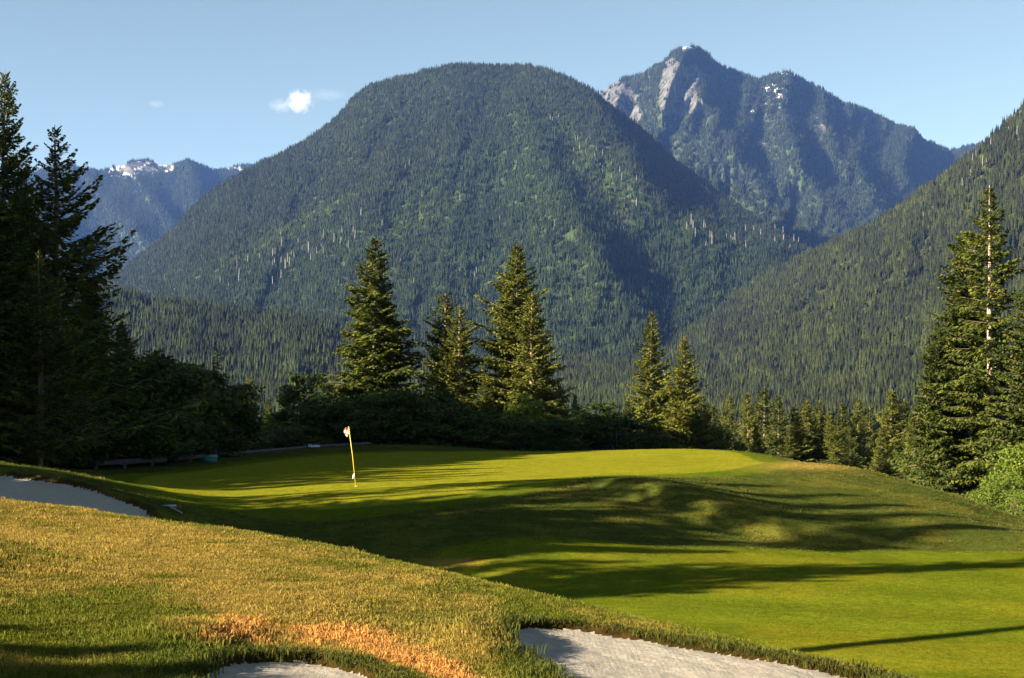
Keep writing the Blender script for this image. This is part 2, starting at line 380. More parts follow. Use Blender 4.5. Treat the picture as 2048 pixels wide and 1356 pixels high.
# turf colours baked on the vertices (straw, dead and lush patches are stains of the turf itself)
gpx = px_of(gx, np.maximum(gy, 0.3)); grow_ = row_of(gz, np.maximum(gy, 0.3)); gr = np.hypot(gx, gy)
front = gy > 0.3
fore = front & (gr < 23) & (gx < 12)
def C(*c): return np.array(c)
tone = np.tile(C(0.048, 0.060, 0.012), (len(gx), 1))
def blend(mask, c):
    global tone
    tone = tone * (1 - mask[:, None]) + mask[:, None] * c
n_a = fbm(gx * 0.9, gy * 0.9, 11, 5); n_b = fbm(gx * 3.0, gy * 3.0, 12, 5); n_c = fbm(gx * 0.35, gy * 0.35, 13, 4)
# foreground rough
crest_row = np.interp(gpx, [0, 300, 640, 1024, 1300, 1500, 1750], [1000, 1040, 1095, 1180, 1243, 1290, 1345])
below = grow_ - crest_row
straw = sstep(0.36, 0.64, 0.55 * n_a + 0.45 * n_b + 0.12 * np.exp(-((below - 95) / 75.0) ** 2) * (gpx < 1000) - 0.10 * sstep(850, 1100, gpx) - 0.12 * np.exp(-((gpx - 330) ** 2 / 170 ** 2 + (grow_ - 1290) ** 2 / 55 ** 2)) - 0.10 * np.exp(-((gpx - 880) ** 2 / 190 ** 2 + (grow_ - 1255) ** 2 / 50 ** 2)) - 0.06 * sstep(150, 260, below))
blend(np.where(fore, 1.0, 0), C(0.088, 0.098, 0.010))
blend(np.where(fore, straw * 0.85, 0), C(0.265, 0.185, 0.046))
lush = np.exp(-((gpx - 350) ** 2 / 150 ** 2 + (grow_ - 1300) ** 2 / 45 ** 2)) + 0.8 * np.exp(-((gpx - 900) ** 2 / 170 ** 2 + (grow_ - 1240) ** 2 / 28 ** 2)) + 0.8 * np.exp(-((gpx - 1060) ** 2 / 60 ** 2 + (grow_ - 1345) ** 2 / 50 ** 2))
blend(np.where(fore, np.clip(lush, 0, 1) * sstep(0.35, 0.55, n_b) * 0.8, 0), C(0.052, 0.080, 0.008))
dead_line = np.array([(400, 1268), (470, 1255), (540, 1262), (620, 1268), (700, 1282), (760, 1298), (830, 1320), (890, 1345), (960, 1385)])
dd = np.full(len(gx), 1e9)
for (ax, ay), (bx, by) in zip(dead_line[:-1], dead_line[1:]):
    ex, ey = bx - ax, by - ay; t = np.clip(((gpx - ax) * ex + (grow_ - ay) * ey) / (ex * ex + ey * ey), 0, 1)
    dd = np.minimum(dd, np.hypot(gpx - ax - t * ex, grow_ - ay - t * ey))
dead = sstep(30, 10, dd + 50 * (n_b - 0.5)) * (1 - 0.8 * np.exp(-((gpx - 555) ** 2 / 25 ** 2)) * 1)
blend(np.where(fore, dead * 0.9, 0), C(0.43, 0.21, 0.065))
# bare soil under the lips
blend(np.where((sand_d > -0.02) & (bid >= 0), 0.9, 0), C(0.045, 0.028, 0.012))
# fairway, green, mound
GREEN = smooth_poly([((c - CX) / F * Y, Y) for c, Y in [(260, 52), (300, 46.5), (430, 45), (600, 44.5), (760, 45), (900, 46.5), (1000, 49), (1080, 52.5), (1180, 55.5), (1320, 56.5), (1440, 58), (1510, 61), (1535, 65), (1500, 71), (1420, 76), (1250, 78), (1000, 77), (800, 76), (620, 73), (420, 66), (300, 60)]], 3)
d_green = np.full(len(gx), -99.0); mg = (gr > 35) & (gr < 95) & front; d_green[mg] = poly_sd(GREEN, gx[mg], gy[mg])
FAIR = smooth_poly([(-3.5, 22), (-1.0, 33), (-3, 36.5), (0, 39.5), (5, 40.5), (10, 43), (17, 43.8), (30, 44.2), (40, 30), (30, 18), (14, 14), (4.5, 17), (0, 19)], 3)
d_fair = np.full(len(gx), -99.0); mf = (gr > 12) & (gr < 70) & front; d_fair[mf] = poly_sd(FAIR, gx[mf], gy[mf])
mid = (~fore)
blend(np.where(mid & (gr < 150), sstep(0.45, 0.7, n_a) * 0.4, 0), C(0.13, 0.11, 0.02))
blend(sstep(-0.9, -0.1, d_fair) * mid, C(0.084, 0.104, 0.008))
blend(sstep(-0.1, 0.4, d_fair) * mid * sstep(0.45, 0.65, n_c) * 0.5, C(0.13, 0.120, 0.010))
stripe = 0.5 + 0.5 * np.sin((gx * 0.3 + gy * 0.95) * 2 * math.pi / 3.6)
tone = tone * (1 + (0.18 * (stripe - 0.5) * sstep(0, 0.5, d_fair) * mid)[:, None])
blend(sstep(-1.8, -1.5, d_green), C(0.068, 0.090, 0.008))
blend(sstep(-0.25, 0.1, d_green), C(0.148, 0.150, 0.012))
# browned crown of the right mound
blend(np.where(mid, 0.7 * np.exp(-((gpx - 1620) ** 2 / 110 ** 2 + (grow_ - 932) ** 2 / 9 ** 2)), 0), C(0.27, 0.19, 0.05))
blend(np.where(mid, 0.6 * np.exp(-((gpx - 900) ** 2 / 70 ** 2 + (grow_ - 1126) ** 2 / 9 ** 2)), 0), C(0.30, 0.16, 0.05))
blend(np.where(gr > 110, 1.0, 0), C(0.03, 0.045, 0.015))

nC = len(TH); nR = len(RR)
i0 = (np.arange(nR - 1)[:, None] * nC + np.arange(nC)[None, :]); i1 = (np.arange(nR - 1)[:, None] * nC + (np.arange(nC)[None, :] + 1) % nC)
Q = np.stack([i0, i1, i1 + nC, i0 + nC], -1).reshape(-1, 4)[:, ::-1]
fx = sand_d[Q].mean(1); fb = bid[Q].max(1); fg = d_green[Q].mean(1); ff = d_fair[Q].mean(1); fmid = mid[Q].all(1)
GV = np.stack([gx, gy, gz], 1)
thatch_shade = np.where(fore, 0.55, 1.0)[:, None]   # soil and thatch under the standing blades, darkened to stand for shade between them
kind = np.zeros(len(Q), int)
for k in range(3): kind[(fx > (0.05 if k < 2 else 0.2)) & (fb == k)] = 10 + k
kind[(kind == 0) & (fg > 0)] = 1
kind[(kind == 0) & (ff > 0) & fmid] = 2
def submesh(name, mask, mat, centre=False):
    q = Q[mask]; u, inv = np.unique(q, return_inverse=True)
    V = GV[u]; fl = [inv.reshape(-1, 4)]; tn = tone[u]
    if centre:
        V = np.vstack([V, [[0, 0, -1.7]]]); tn = np.vstack([tn, tone[:1]]); lut = {int(a): b for b, a in enumerate(u[:nC])}
        fl.append(np.array([(len(V) - 1, lut[(j + 1) % nC], lut[j]) for j in range(nC)]))
    me = mesh_np(name, V, fl, mat, True, {"tone": tn * np.vstack([thatch_shade[u], thatch_shade[:1]])[:len(tn)]}); return link(name, me)
tag(submesh("ground", kind == 0, TURF, True), "rolling rough grass ground, straw coloured and green, of the golf course", "ground", kind="structure")
tag(submesh("putting_green", kind == 1, TURF), "smooth pale putting green striped by long tree shadows", "putting green", kind="structure")
tag(submesh("fairway", kind == 2, TURF), "sunlit mown fairway below the foreground bank", "fairway", kind="structure")
for k, lab in enumerate(["sunlit white sand bunker at lower right under the grassy crest", "small sand bunker at the bottom edge below the orange dead grass", "shaded grey sand bunker behind the bank at left"]):
    tag(submesh("sand_bunker", kind == 10 + k, SAND), lab, "sand bunker", kind="structure")

# ------------------------------------------------------------------ scatter by geometry nodes
def scatter(name, emitter, protos, dens, smin, smax, seed=0, tilt=0.0, min_d=None):
    coll = bpy.data.collections.new(name + "_source")
    for p in protos: coll.objects.link(p)
    o = link(name, emitter)
    ng = bpy.data.node_groups.new(name, 'GeometryNodeTree')
    ng.interface.new_socket("Geometry", in_out='INPUT', socket_type='NodeSocketGeometry')
    ng.interface.new_socket("Geometry", in_out='OUTPUT', socket_type='NodeSocketGeometry')
    L = ng.links; A = ng.nodes.new
    gi = A('NodeGroupInput'); go = A('NodeGroupOutput')
    dp = A('GeometryNodeDistributePointsOnFaces'); dp.distribute_method = 'RANDOM'; dp.inputs["Seed"].default_value = seed
    na = A('GeometryNodeInputNamedAttribute'); na.data_type = 'FLOAT'; na.inputs[0].default_value = "dens"
    mu = A('ShaderNodeMath'); mu.operation = 'MULTIPLY'; mu.inputs[1].default_value = dens
    L.new(na.outputs[0], mu.inputs[0]); L.new(gi.outputs[0], dp.inputs["Mesh"]); L.new(mu.outputs[0], dp.inputs["Density"])
    ci = A('GeometryNodeCollectionInfo'); ci.inputs[0].default_value = coll; ci.inputs["Separate Children"].default_value = True; ci.inputs["Reset Children"].default_value = True
    ip = A('GeometryNodeInstanceOnPoints'); ip.inputs["Pick Instance"].default_value = True
    L.new(dp.outputs["Points"], ip.inputs["Points"]); L.new(ci.outputs[0], ip.inputs["Instance"])
    rv = A('FunctionNodeRandomValue'); rv.data_type = 'FLOAT_VECTOR'
    rv.inputs[0].default_value = (-tilt, -tilt, 0); rv.inputs[1].default_value = (tilt, tilt, 6.2832)
    L.new(rv.outputs[0], ip.inputs["Rotation"])
    rs = A('FunctionNodeRandomValue'); rs.data_type = 'FLOAT'; rs.inputs[2].default_value = smin; rs.inputs[3].default_value = smax; rs.inputs["Seed"].default_value = 3
    nh = A('GeometryNodeInputNamedAttribute'); nh.data_type = 'FLOAT'; nh.inputs[0].default_value = "size"
    m2 = A('ShaderNodeMath'); m2.operation = 'MULTIPLY'; L.new(rs.outputs[1], m2.inputs[0]); L.new(nh.outputs[0], m2.inputs[1])
    L.new(m2.outputs[0], ip.inputs["Scale"])
    L.new(ip.outputs[0], go.inputs[0])
    md = o.modifiers.new("scatter", 'NODES'); md.node_group = ng
    o['kind'] = 'stuff'
    return o

# grass blades on the foreground bank
rng = np.random.default_rng(4)
def tuft(name, nb, w, h, lean, spread):
    V = []; T = []
    for _ in range(nb):
        a = rng.uniform(0, 6.28); r = spread * math.sqrt(rng.uniform()); x, y = r * math.cos(a), r * math.sin(a)
        b = rng.uniform(0, 6.28); hh = h * rng.uniform(0.5, 1.2); ln = lean * hh * rng.uniform(0.3, 1.6); c = rng.uniform(0, 6.28)
        dx, dy = math.cos(b) * w / 2, math.sin(b) * w / 2; lx, ly = math.cos(c) * ln, math.sin(c) * ln; k = len(V)
        V += [(x - dx, y - dy, -0.01), (x + dx, y + dy, -0.01), (x + dx * .8 + lx * .4, y + dy * .8 + ly * .4, hh * .6), (x - dx * .8 + lx * .4, y - dy * .8 + ly * .4, hh * .6), (x + lx, y + ly, hh)]
        T += [(k, k + 1, k + 2), (k, k + 2, k + 3), (k + 3, k + 2, k + 4)]
    return bpy.data.objects.new(name, mesh_np(name, np.array(V), [np.array(T)], BLADE))
tufts = [tuft("grass_tuft", 34, 0.0032, 0.0098, 1.1, 0.06) for _ in range(5)]
gm = (RR < 22.5).sum()
msk = (kind == 0) | (kind == 2)
q = Q[msk & (Q.max(1) < gm * nC)]
c = GV[q].mean(1); cp = px_of(c[:, 0], np.maximum(c[:, 1], .1)); q = q[(c[:, 1] > 6.5) & (cp > -120) & (cp < 2150) & (row_of(c[:, 2], c[:, 1]) < 1420)]
u, inv = np.unique(q, return_inverse=True)
rr_u = gr[u]
densA = np.clip(1.5 - rr_u / 20, 0.45, 1) * sstep(-0.0, -0.03, sand_d[u]) * sstep(23, 20.5, rr_u) * (0.6 + 0.8 * n_b[u])
sizeA = (0.75 + 0.6 * fbm(gx[u] * 1.3, gy[u] * 1.3, 50)) * (0.45 + 1.1 * fbm(gx[u] * 6, gy[u] * 6, 51, 3)) * (1 + 0.5 * np.exp(-((sand_d[u] + 0.06) / 0.09) ** 2) * (bid[u] < 2)) * (1 + 0.5 * np.clip(lush[u] + dead[u], 0, 1)) * (1 + rr_u / 50)
tt = tone[u] * 1.0
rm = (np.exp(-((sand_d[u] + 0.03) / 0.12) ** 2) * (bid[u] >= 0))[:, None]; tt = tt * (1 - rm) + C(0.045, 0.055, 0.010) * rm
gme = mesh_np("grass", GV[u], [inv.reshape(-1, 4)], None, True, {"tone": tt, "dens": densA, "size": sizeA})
tag(scatter("grass", gme, tufts, 450, 0.6, 1.4, 1, 0.15), "short dry and green grass blades covering the foreground bank", "grass")

q = Q[kind == 0]; c = GV[q].mean(1); cp = px_of(c[:, 0], np.maximum(c[:, 1], .1)); rc = np.hypot(c[:, 0], c[:, 1])
q = q[(c[:, 1] > 20) & (cp > -100) & (cp < 2150) & (rc > 24) & (rc < 88)]
u, inv = np.unique(q, return_inverse=True)
dm = sstep(-0.3, -0.6, sand_d[u]) * sstep(-1.3, -1.8, d_green[u]) * sstep(0.1, -0.3, d_fair[u]) * (0.5 + n_b[u])
mtufts = [tuft("rough_tuft", 16, 0.012, 0.030, 0.9, 0.14) for _ in range(4)]
gme2 = mesh_np("grass", GV[u], [inv.reshape(-1, 4)], None, True, {"tone": tone[u] * 1.05, "dens": dm, "size": 0.7 + 0.8 * n_a[u]})
tag(scatter("grass", gme2, mtufts, 22, 0.6, 1.4, 7, 0.1), "longer rough grass on the mound and around the green", "grass")

# ------------------------------------------------------------------ conifers
def branch_template(seed, ntw, sub):
    """a flat spray of twigs along +x, unit length; columns: along, side, up, width units kept real later"""
    r = np.random.default_rng(seed); base = []; quads = []
    Vs = []; 
    for i in range(ntw):
        s = 0.10 + 0.90 * (i + r.uniform(0, 1)) / ntw
        for side in (-1, 1):
            l = (0.34 * (1 - s) ** 0.75 + 0.09) * r.uniform(0.7, 1.25); a = math.radians(r.uniform(38, 68))
            dx, dy = math.cos(a), side * math.sin(a); dz = r.uniform(-0.45, 0.05)
            Vs.append((s, 0, 0, dx, dy, dz, l))
            for k in range(sub):
                f = 0.25 + 0.65 * (k + r.uniform(0, 1)) / sub; l2 = l * (1 - f) * 0.8 + 0.035; b = a + side * 0 + math.radians(r.choice([-45, 40]))
                Vs.append((s + dx * l * f, dy * l * f, dz * l * f, math.cos(b), side * math.sin(b), r.uniform(-0.7, 0.0), l2))
    Vs.append((0.93, 0, 0, 1, 0, 0.0, 0.12))
    return np.array(Vs)
TEMPL = {(n, s): branch_template(n * 7 + s, n, 3) for n in (6, 9, 13) for s in range(6)}
def conifer(seed, H, R, nb, z0=0.06, droop=0.0, up=0.25, tw=0.085, asym=0.0, trunk_r=None, prof=0.8, gap=0.0, lean=0.0):
    r = np.random.default_rng(seed); trunk_r = trunk_r or H * 0.011 + 0.06
    zz = np.linspace(0, H, 14); wx = 0.012 * H * (fbm(zz / H * 3, zz * 0 + seed, seed, 2) - 0.5); wy = 0.012 * H * (fbm(zz / H * 3, zz * 0 + seed + 9, seed, 2) - 0.5)
    wx -= wx[0]; wy -= wy[0]; wx = wx + lean * zz * (zz / H)
    tr = tube(np.stack([wx, wy, zz - 0.4 * (zz < 0.01)], 1), trunk_r * (1 - zz / H) ** 0.8 + 0.015, 8)
    wood = [tr]; limbs = []; VV = []; cnt = 0
    for i in range(nb):
        t = z0 + (0.985 - z0) * ((i + r.uniform(0, 0.8)) / nb) ** 0.92
        if gap and r.uniform() < gap: continue
        z = t * H; pr = (1 - t) ** prof; low = 0.75 + 0.25 * min(1, (t - z0) / 0.12 + 0.1)
        az = i * 2.39996 + r.uniform(-0.9, 0.9); lob = 0.72 + 0.55 * float(vnoise(t * 9 + seed, math.cos(az) * 1.3 + 5, seed)) + 0.18 * math.sin(az * 2 + seed + t * 7)
        L = max(0.22, (R * pr * low * lob + 0.10) * r.uniform(0.6, 1.22))
        if asym: L *= 1 + asym * math.cos(az)
        e0 = math.radians((-14 + 50 * t ** 1.3) + r.uniform(-9, 9)) - droop * (1 - t)
        curve = up * r.uniform(0.5, 1.3)
        key = 6 if L < 1.0 else (9 if L < 1.9 else 13)
        T = TEMPL[(key, int(r.integers(6)))]
        s = np.clip(T[:, 0], 0, 1.3); bx = s; bz = math.tan(e0) * s * (1 - 0.3 * s) + curve * s * s - 0.10 * np.abs(T[:, 1])
        P0 = np.stack([bx, T[:, 1], bz + T[:, 2]], 1) * L
        D = T[:, 3:6].copy(); sl = math.tan(e0) * (1 - 0.6 * s) + 2 * curve * s; D[:, 2] += sl * D[:, 0] - 0.25 * np.abs(D[:, 1]) * (1 - t) - 0.05
        D /= np.linalg.norm(D, axis=1)[:, None]; l = (T[:, 6] * L * 0.9 + 0.05)[:, None]
        sd = np.cross(D, [0, 0, 1.0]); sd /= np.linalg.norm(sd, axis=1)[:, None] + 1e-6
        upv = np.cross(sd, D); roll = r.uniform(-0.9, 0.9, (len(T), 1)); wv = sd * np.cos(roll) + upv * np.sin(roll)
        w = tw * r.uniform(0.7, 1.3, (len(T), 1)) * min(1.0, 0.55 + L * 0.25)
        P1 = P0 + D * l * 0.45 + wv * w * 0.6; P3 = P0 + D * l * 0.45 - wv * w * 0.6; P2 = P0 + D * l + np.array([0, 0, -0.03])
        q = np.stack([P0, P1, P2, P3], 1).reshape(-1, 3)
        ca, sa = math.cos(az), math.sin(az); o = np.array([np.interp(z, zz, wx), np.interp(z, zz, wy), z])
        q = np.stack([q[:, 0] * ca - q[:, 1] * sa, q[:, 0] * sa + q[:, 1] * ca, q[:, 2]], 1) + o
        VV.append(q)
        if L > 0.6:
            ss = np.array([0, 0.45, 0.9]); bb = np.stack([ss * L, ss * 0, (math.tan(e0) * ss * (1 - 0.3 * ss) + curve * ss * ss) * L], 1)
            bb = np.stack([bb[:, 0] * ca, bb[:, 0] * sa, bb[:, 2]], 1) + o
            limbs.append(tube(bb, np.array([0.014 + 0.008 * L, 0.008 + 0.004 * L, 0.004]), 3))
    V = np.concatenate(VV); n = len(V) // 4; Qd = np.arange(n * 4).reshape(n, 4)
    return merge(wood), (V, [Qd]), merge(limbs)
MESH = {}
def conifer_meshes(key, bark, *a, **k):
    w, c, l = conifer(*a, **k)
    MESH[key] = (mesh_np("trunk", *w, bark, True), mesh_np("crown", *c, NEEDLE_LIT if key in ("C", "D", "Y", "B") else NEEDLE), mesh_np("limbs", *l, BARK))
conifer_meshes("A", BARK, 1, 16, 3.9, 330, z0=0.05, up=0.12, prof=0.80, tw=0.13)
conifer_meshes("B", BARK_MID, 2, 16, 3.9, 330, z0=0.05, up=0.18, prof=0.74, asym=0.10, tw=0.13)
conifer_meshes("C", BARK_MID, 3, 13, 2.9, 190, z0=0.12, up=0.30, prof=0.75, gap=0.12, tw=0.12)
conifer_meshes("D", BARK_MID, 4, 13, 3.0, 240, z0=0.05, up=0.20, prof=0.85, tw=0.12)
conifer_meshes("E", BARK_PALE, 5, 20, 3.5, 250, z0=0.12, up=0.05, droop=0.12, prof=0.60, gap=0.12, tw=0.12)
conifer_meshes("Fd", BARK, 6, 18, 4.3, 400, z0=0.02, up=0.10, prof=0.72, tw=0.13)
conifer_meshes("L", BARK, 7, 20, 5.4, 250, z0=0.05, up=0.50, gap=0.12, droop=0.15, prof=0.95, asym=0.18, tw=0.13)
conifer_meshes("L2", BARK, 8, 22, 5.4, 340, z0=0.05, up=0.34, droop=0.1, prof=0.8, tw=0.13)
conifer_meshes("Y", BARK, 9, 12, 3.0, 270, z0=0.02, up=0.15, prof=0.85, tw=0.11)
conifer_meshes("Y2", BARK, 10, 12, 2.7, 230, z0=0.02, up=0.2, prof=0.78, tw=0.11)
conifer_meshes("S", BARK, 11, 9, 1.6, 60, z0=0.2, up=-0.35, droop=0.0, prof=0.8, gap=0.1, lean=0.03)
conifer_meshes("P", BARK, 12, 24, 3.0, 110, z0=0.62, up=0.1, prof=0.5, trunk_r=0.42)
conifer_meshes("P2", BARK, 13, 24, 2.9, 95, z0=0.70, up=0.1, prof=0.45, trunk_r=0.28, tw=0.13)
KEYH = dict(P2=24, A=16, B=16, C=13, D=13, E=20, Fd=18, L=20, L2=22, Y=12, Y2=12, S=9, P=24)
def put_conifer(key, x, y, top_z, rz, label, group=None, wide=1.0, z=None, cat="tree", name="conifer_tree"):
    z = G(x, y) if z is None else z
    h = (top_z - z) / KEYH[key]
    o = empty(name, (x, y, z), rz, (h * wide, h * wide, h)); tag(o, label, cat, group)
    t, c, l = MESH[key]
    link("trunk", t, o); link("crown", c, o); lb = link("limbs", l, o); lb["kind"] = "stuff"
    return o
def at(px, row, Y): return (px - CX) / F * Y, Y, (HY - row) / F * Y
HERO = [
 # key, column, top row, distance, width, rot, label
 ("A", 748, 474, 100, 1.2, 0.3, "broad dark conifer, leftmost of the tall trees behind the flag"),
 ("C", 888, 586, 101, 1.3, 1.0, "thin open conifer between the two broad trees behind the green, slightly taller of the pair"),
 ("C", 920, 612, 99, 1.25, 3.1, "thin open conifer leaning against its taller thin neighbour, left of the yellow maple"),
 ("B", 1032, 488, 100, 1.08, 2.0, "tall broad sunlit conifer above the small yellow maple"),
 ("D", 1064, 585, 98, 1.1, 0.5, "shorter conifer merged into the right side of the tall sunlit conifer"),
 ("D", 1303, 624, 98, 1.0, 1.5, "pointed conifer, taller of the pair right of the green"),
 ("D", 1368, 672, 96, 1.1, 4.0, "pale trunked conifer, shorter of the pair right of the green"),
 ("E", 1979, 370, 76, 0.95, 0.2, "tallest conifer at right with long bare pale trunk"),
 ("Fd", 1932, 462, 80, 0.95, 2.2, "dense conifer directly left of the tall bare trunked tree"),
 ("Fd", 1874, 640, 78, 0.85, 5.0, "lower dense conifer whose skirt meets the crest of the right mound"),
 ("Fd", 2062, 560, 73, 1.0, 1.1, "dense drooping conifer cut by the right edge of the photo"),
 ("D", 1850, 760, 88, 1.0, 3.0, "small conifer at the left foot of the big right hand group"),
 ("L", 112, 250, 68, 1.25, 0.0, "dark spire conifer with upswept right boughs against the blue ridge"),
 ("L2", 6, 140, 72, 0.8, 2.6, "tallest dark conifer cut by the left edge of the photo"),
 ("L2", 45, 352, 66, 0.8, 4.0, "black conifer between the edge tree and the dark spire"),
 ("L", 78, 500, 60, 1.3, 1.0, "lower dark conifer in front of the dark spire"),
 ("Fd", -40, 330, 62, 1.2, 1.4, "wide shaded conifer at the very left edge in front of the others"),
 ("Fd", 178, 555, 72, 1.2, 0.4, "shaded bushy conifer right of the dark spire base"),
 ("S", 430, 694, 76, 1.0, 0.8, "spindly nodding young hemlock standing out of the dark shrubs"),
 ("Y", 500, 752, 106, 1.0, 0.8, "half lit young conifer, tallest of those left of the flag"),
 ("Y2", 537, 795, 104, 1.0, 2.8, "short young conifer just right of the tallest one left of the flag"),
 ("Y", 572, 780, 108, 0.9, 4.8, "young conifer with yellow shrub at its foot left of the flag"),
 ("Y2", 472, 800, 110, 1.1, 3.8, "pale young conifer at the edge of the dark shrubs"),
 ("Y", 1150, 788, 102, 0.9, 1.9, "small dark conifer low between the broad sunlit tree and the right pair"),
 ("Y2", 868, 772, 97, 1.0, 0.2, "small dark conifer left of the thin pair, low before the gap"),
 ("Y", 968, 760, 97, 1.1, 3.3, "dark young conifer wedged between the thin pair and the sunlit conifer"),
 ("Y2", 1120, 770, 99, 1.2, 5.0, "dark young conifer under the right boughs of the sunlit conifer"),
 ("Y", 690, 765, 98, 1.2, 2.4, "young conifer under the left boughs of the broad dark conifer"),
 ("Y2", 1255, 800, 95, 1.2, 2.9, "dark small conifer touching the left side of the right pair"),
 ("Y2", 1405, 790, 94, 1.2, 1.2, "dark small conifer touching the right side of the right pair"),
 ("Fd", 245, 640, 78, 0.9, 1.9, "shaded conifer rising behind the tallest shrub hump"),
 ("Y2", 1208, 805, 104, 1.0, 0.9, "squat dark conifer just left of the right pair"),
]
for k, c_, r_, Y, wd, rz, lab in HERO:
    x, y, z = at(c_, r_, Y); put_conifer(k, x, y, z, rz, lab, wide=wd)
# second row of conifers down the slope behind the mound
ROW = [(1426, 809), (1459, 788), (1494, 784), (1527, 774), (1556, 790), (1590, 812), (1614, 799), (1637, 800), (1660, 821), (1684, 805), (1717, 797), (1738, 813), (1784, 778), (1808, 797), (1580, 850), (1512, 850), (1680, 858), (1448, 850), (1765, 850), (1700, 855), (1825, 835)]
r_ = random.Random(5)
ORD = ["first", "second", "third", "fourth", "fifth", "sixth", "seventh", "eighth", "ninth", "tenth", "eleventh", "twelfth", "thirteenth", "fourteenth", "fifteenth", "sixteenth", "seventeenth", "eighteenth", "nineteenth", "twentieth", "twenty first"]
ROW.sort()
for i, (c_, rr_) in enumerate(ROW):
    Y = r_.uniform(105, 128) if rr_ > 825 else r_.uniform(122, 150); x, y, z = at(c_, rr_, Y)
    put_conifer(r_.choice(["Y", "Y2"]), x, y, z, r_.uniform(0, 6.28), (ORD[i] + " conifer from left in the row behind the right mound" + (", in front" if rr_ > 825 else ", at the back")), "conifers in the row behind the right mound", wide=r_.uniform(0.9, 1.15))

# wood beyond the left edge, its long shadows lie over the green
ca, sa = math.cos(SUN_AZ), math.sin(SUN_AZ)
SHADE = [  # across the light, along the light, height (or, when negative, minus the along-light reach of the shadow tip), kind, width
 (6.6, -14, -3.9, "Fd", 1.3), (7.7, -13, -3.7, "Fd", 1.4), (8.7, -12, -3.2, "Fd", 1.3), (9.6, -12, -2.6, "Fd", 1.2), (10.4, -11, -2.0, "Fd", 1.0), (20.6, -11, 24, "P", 1.0), (29.5, -9, 18.5, "D", 0.62),
 (31.9, -12, -21, "Y", 0.8), (33.4, -9, -25.5, "Fd", 0.8), (34.8, -5, -27, "Fd", 0.9), (36.5, -8, -27, "Fd", 1.0), (38.3, -4, -26.5, "A", 1.1), (40.2, -7, -25, "B", 1.1), (42.2, -3, -21, "A", 1.0), (38, -15, -26, "Fd", 1.0), (35.5, -16, -26.5, "Fd", 1.0), (41, -13, -23, "Fd", 1.0),
 (34.4, -12, -41, "P2", 0.9), (36.9, -11, -39, "P2", 1.0), (39.2, -9, -37.5, "P2", 1.1), (41.3, -13, -37, "P2", 0.8), (43.2, -10, -34.5, "P2", 1.0), (45.0, -12, -32, "P2", 0.9),
 (46.3, -10, -9.5, "Fd", 1.1), (48.3, -9, -10, "Fd", 1.0), (50.3, -9, -10, "Fd", 1.1), (52.5, -9, -11, "Fd", 1.1),
 (44.3, -5, 9.5, "C", 0.9), (45.6, -5, 8, "D", 0.5), (49.5, -4, 9.5, "C", 0.8), (51, -4, 10.5, "C", 0.8), (52.5, -3, 10.5, "D", 0.7), (54, -6, 11.5, "C", 0.9), (55.5, -6, 12.5, "A", 0.9), (57, -5, 11, "D", 0.9), (58.5, -3, 11.5, "D", 1.3), (60, -6, 13, "A", 1.2), (61.5, -5, 14, "B", 1.2), (63, -4, 14, "Fd", 1.3), (64.5, -1, 15, "Fd", 1.3),
 (66, -5, 17, "Fd", 1.4), (68.5, -4, 19, "Fd", 1.4), (71, -7, 22, "Fd", 1.4),
 (67, -8, 22, "L2", 1.0), (70, -3, 23, "Fd", 1.1), (73.5, -9, 25, "L2", 1.1), (77, -6, 26, "Fd", 1.1), (80.5, -10, 26, "L2", 1.1), (83, -4, 23, "Fd", 1.1), (86, -9, 24, "L2", 1.0), (90, -6, 21, "Fd", 1.1), (94, -9, 21, "B", 1.2), (72, -16, 28, "L2", 1.2), (78, -18, 29, "L2", 1.2), (85, -18, 28, "L2", 1.2),
]
for p, qq, H, key, wd in SHADE:
    x = qq * ca - p * sa; y = qq * sa + p * ca; z = G(x, y)
    if H < 0: xt, yt = -H * ca - p * sa, -H * sa + p * ca; H = (-H - qq) * math.tan(SUN_EL) + G(xt, yt) - z
    put_conifer(key, x, y, z + H, r_.uniform(0, 6.28), "conifer of the wood beyond the left edge whose shadow falls across the course", "conifers of the wood beyond the left edge", wide=wd * (1 if key != "P" else 0.8))

# ------------------------------------------------------------------ broadleaf shrubs
def shrub(seed, R, H, ncl, nl, leaf):
    r = np.random.default_rng(seed); VV = []; wood = []
    for i in range(ncl):
        a = r.uniform(0, 6.28); u_ = r.uniform(0.15, 1) ** 0.5; zc = H * r.uniform(0.08, 0.93); prof = math.sin(math.pi * min(0.98, max(0.08, (zc / H) * 0.72 + 0.22))) ** 0.7
        c0 = np.array([math.cos(a) * u_ * R * prof, math.sin(a) * u_ * R * prof, zc]); cr = R * r.uniform(0.16, 0.30)
        d = r.normal(size=(nl, 3)); d /= np.linalg.norm(d, axis=1)[:, None]; rad = cr * r.uniform(0.3, 1.05, (nl, 1)) ** 0.6
        P = c0 + d * rad * [1.15, 1.15, 0.8]
        nrm = d + r.normal(size=(nl, 3)) * 0.7 + [0, 0, 0.5]; nrm /= np.linalg.norm(nrm, axis=1)[:, None]
        t = np.cross(nrm, r.normal(size=(nl, 3))); t /= np.linalg.norm(t, axis=1)[:, None]; b = np.cross(nrm, t); s = leaf * r.uniform(0.6, 1.3, (nl, 1))
        VV.append(np.stack([P - t * s * .6, P + b * s * .38, P + t * s * .6, P - b * s * .38], 1).reshape(-1, 3))
        if i % 3 == 0:
            wood.append(tube(np.array([[c0[0] * .1, c0[1] * .1, -0.2], [c0[0] * .5, c0[1] * .5, c0[2] * .5], c0]), np.array([0.07, 0.045, 0.015]), 4))
    V = np.concatenate(VV); n = len(V) // 4
    return merge(wood), (V, [np.arange(4 * n).reshape(n, 4)])
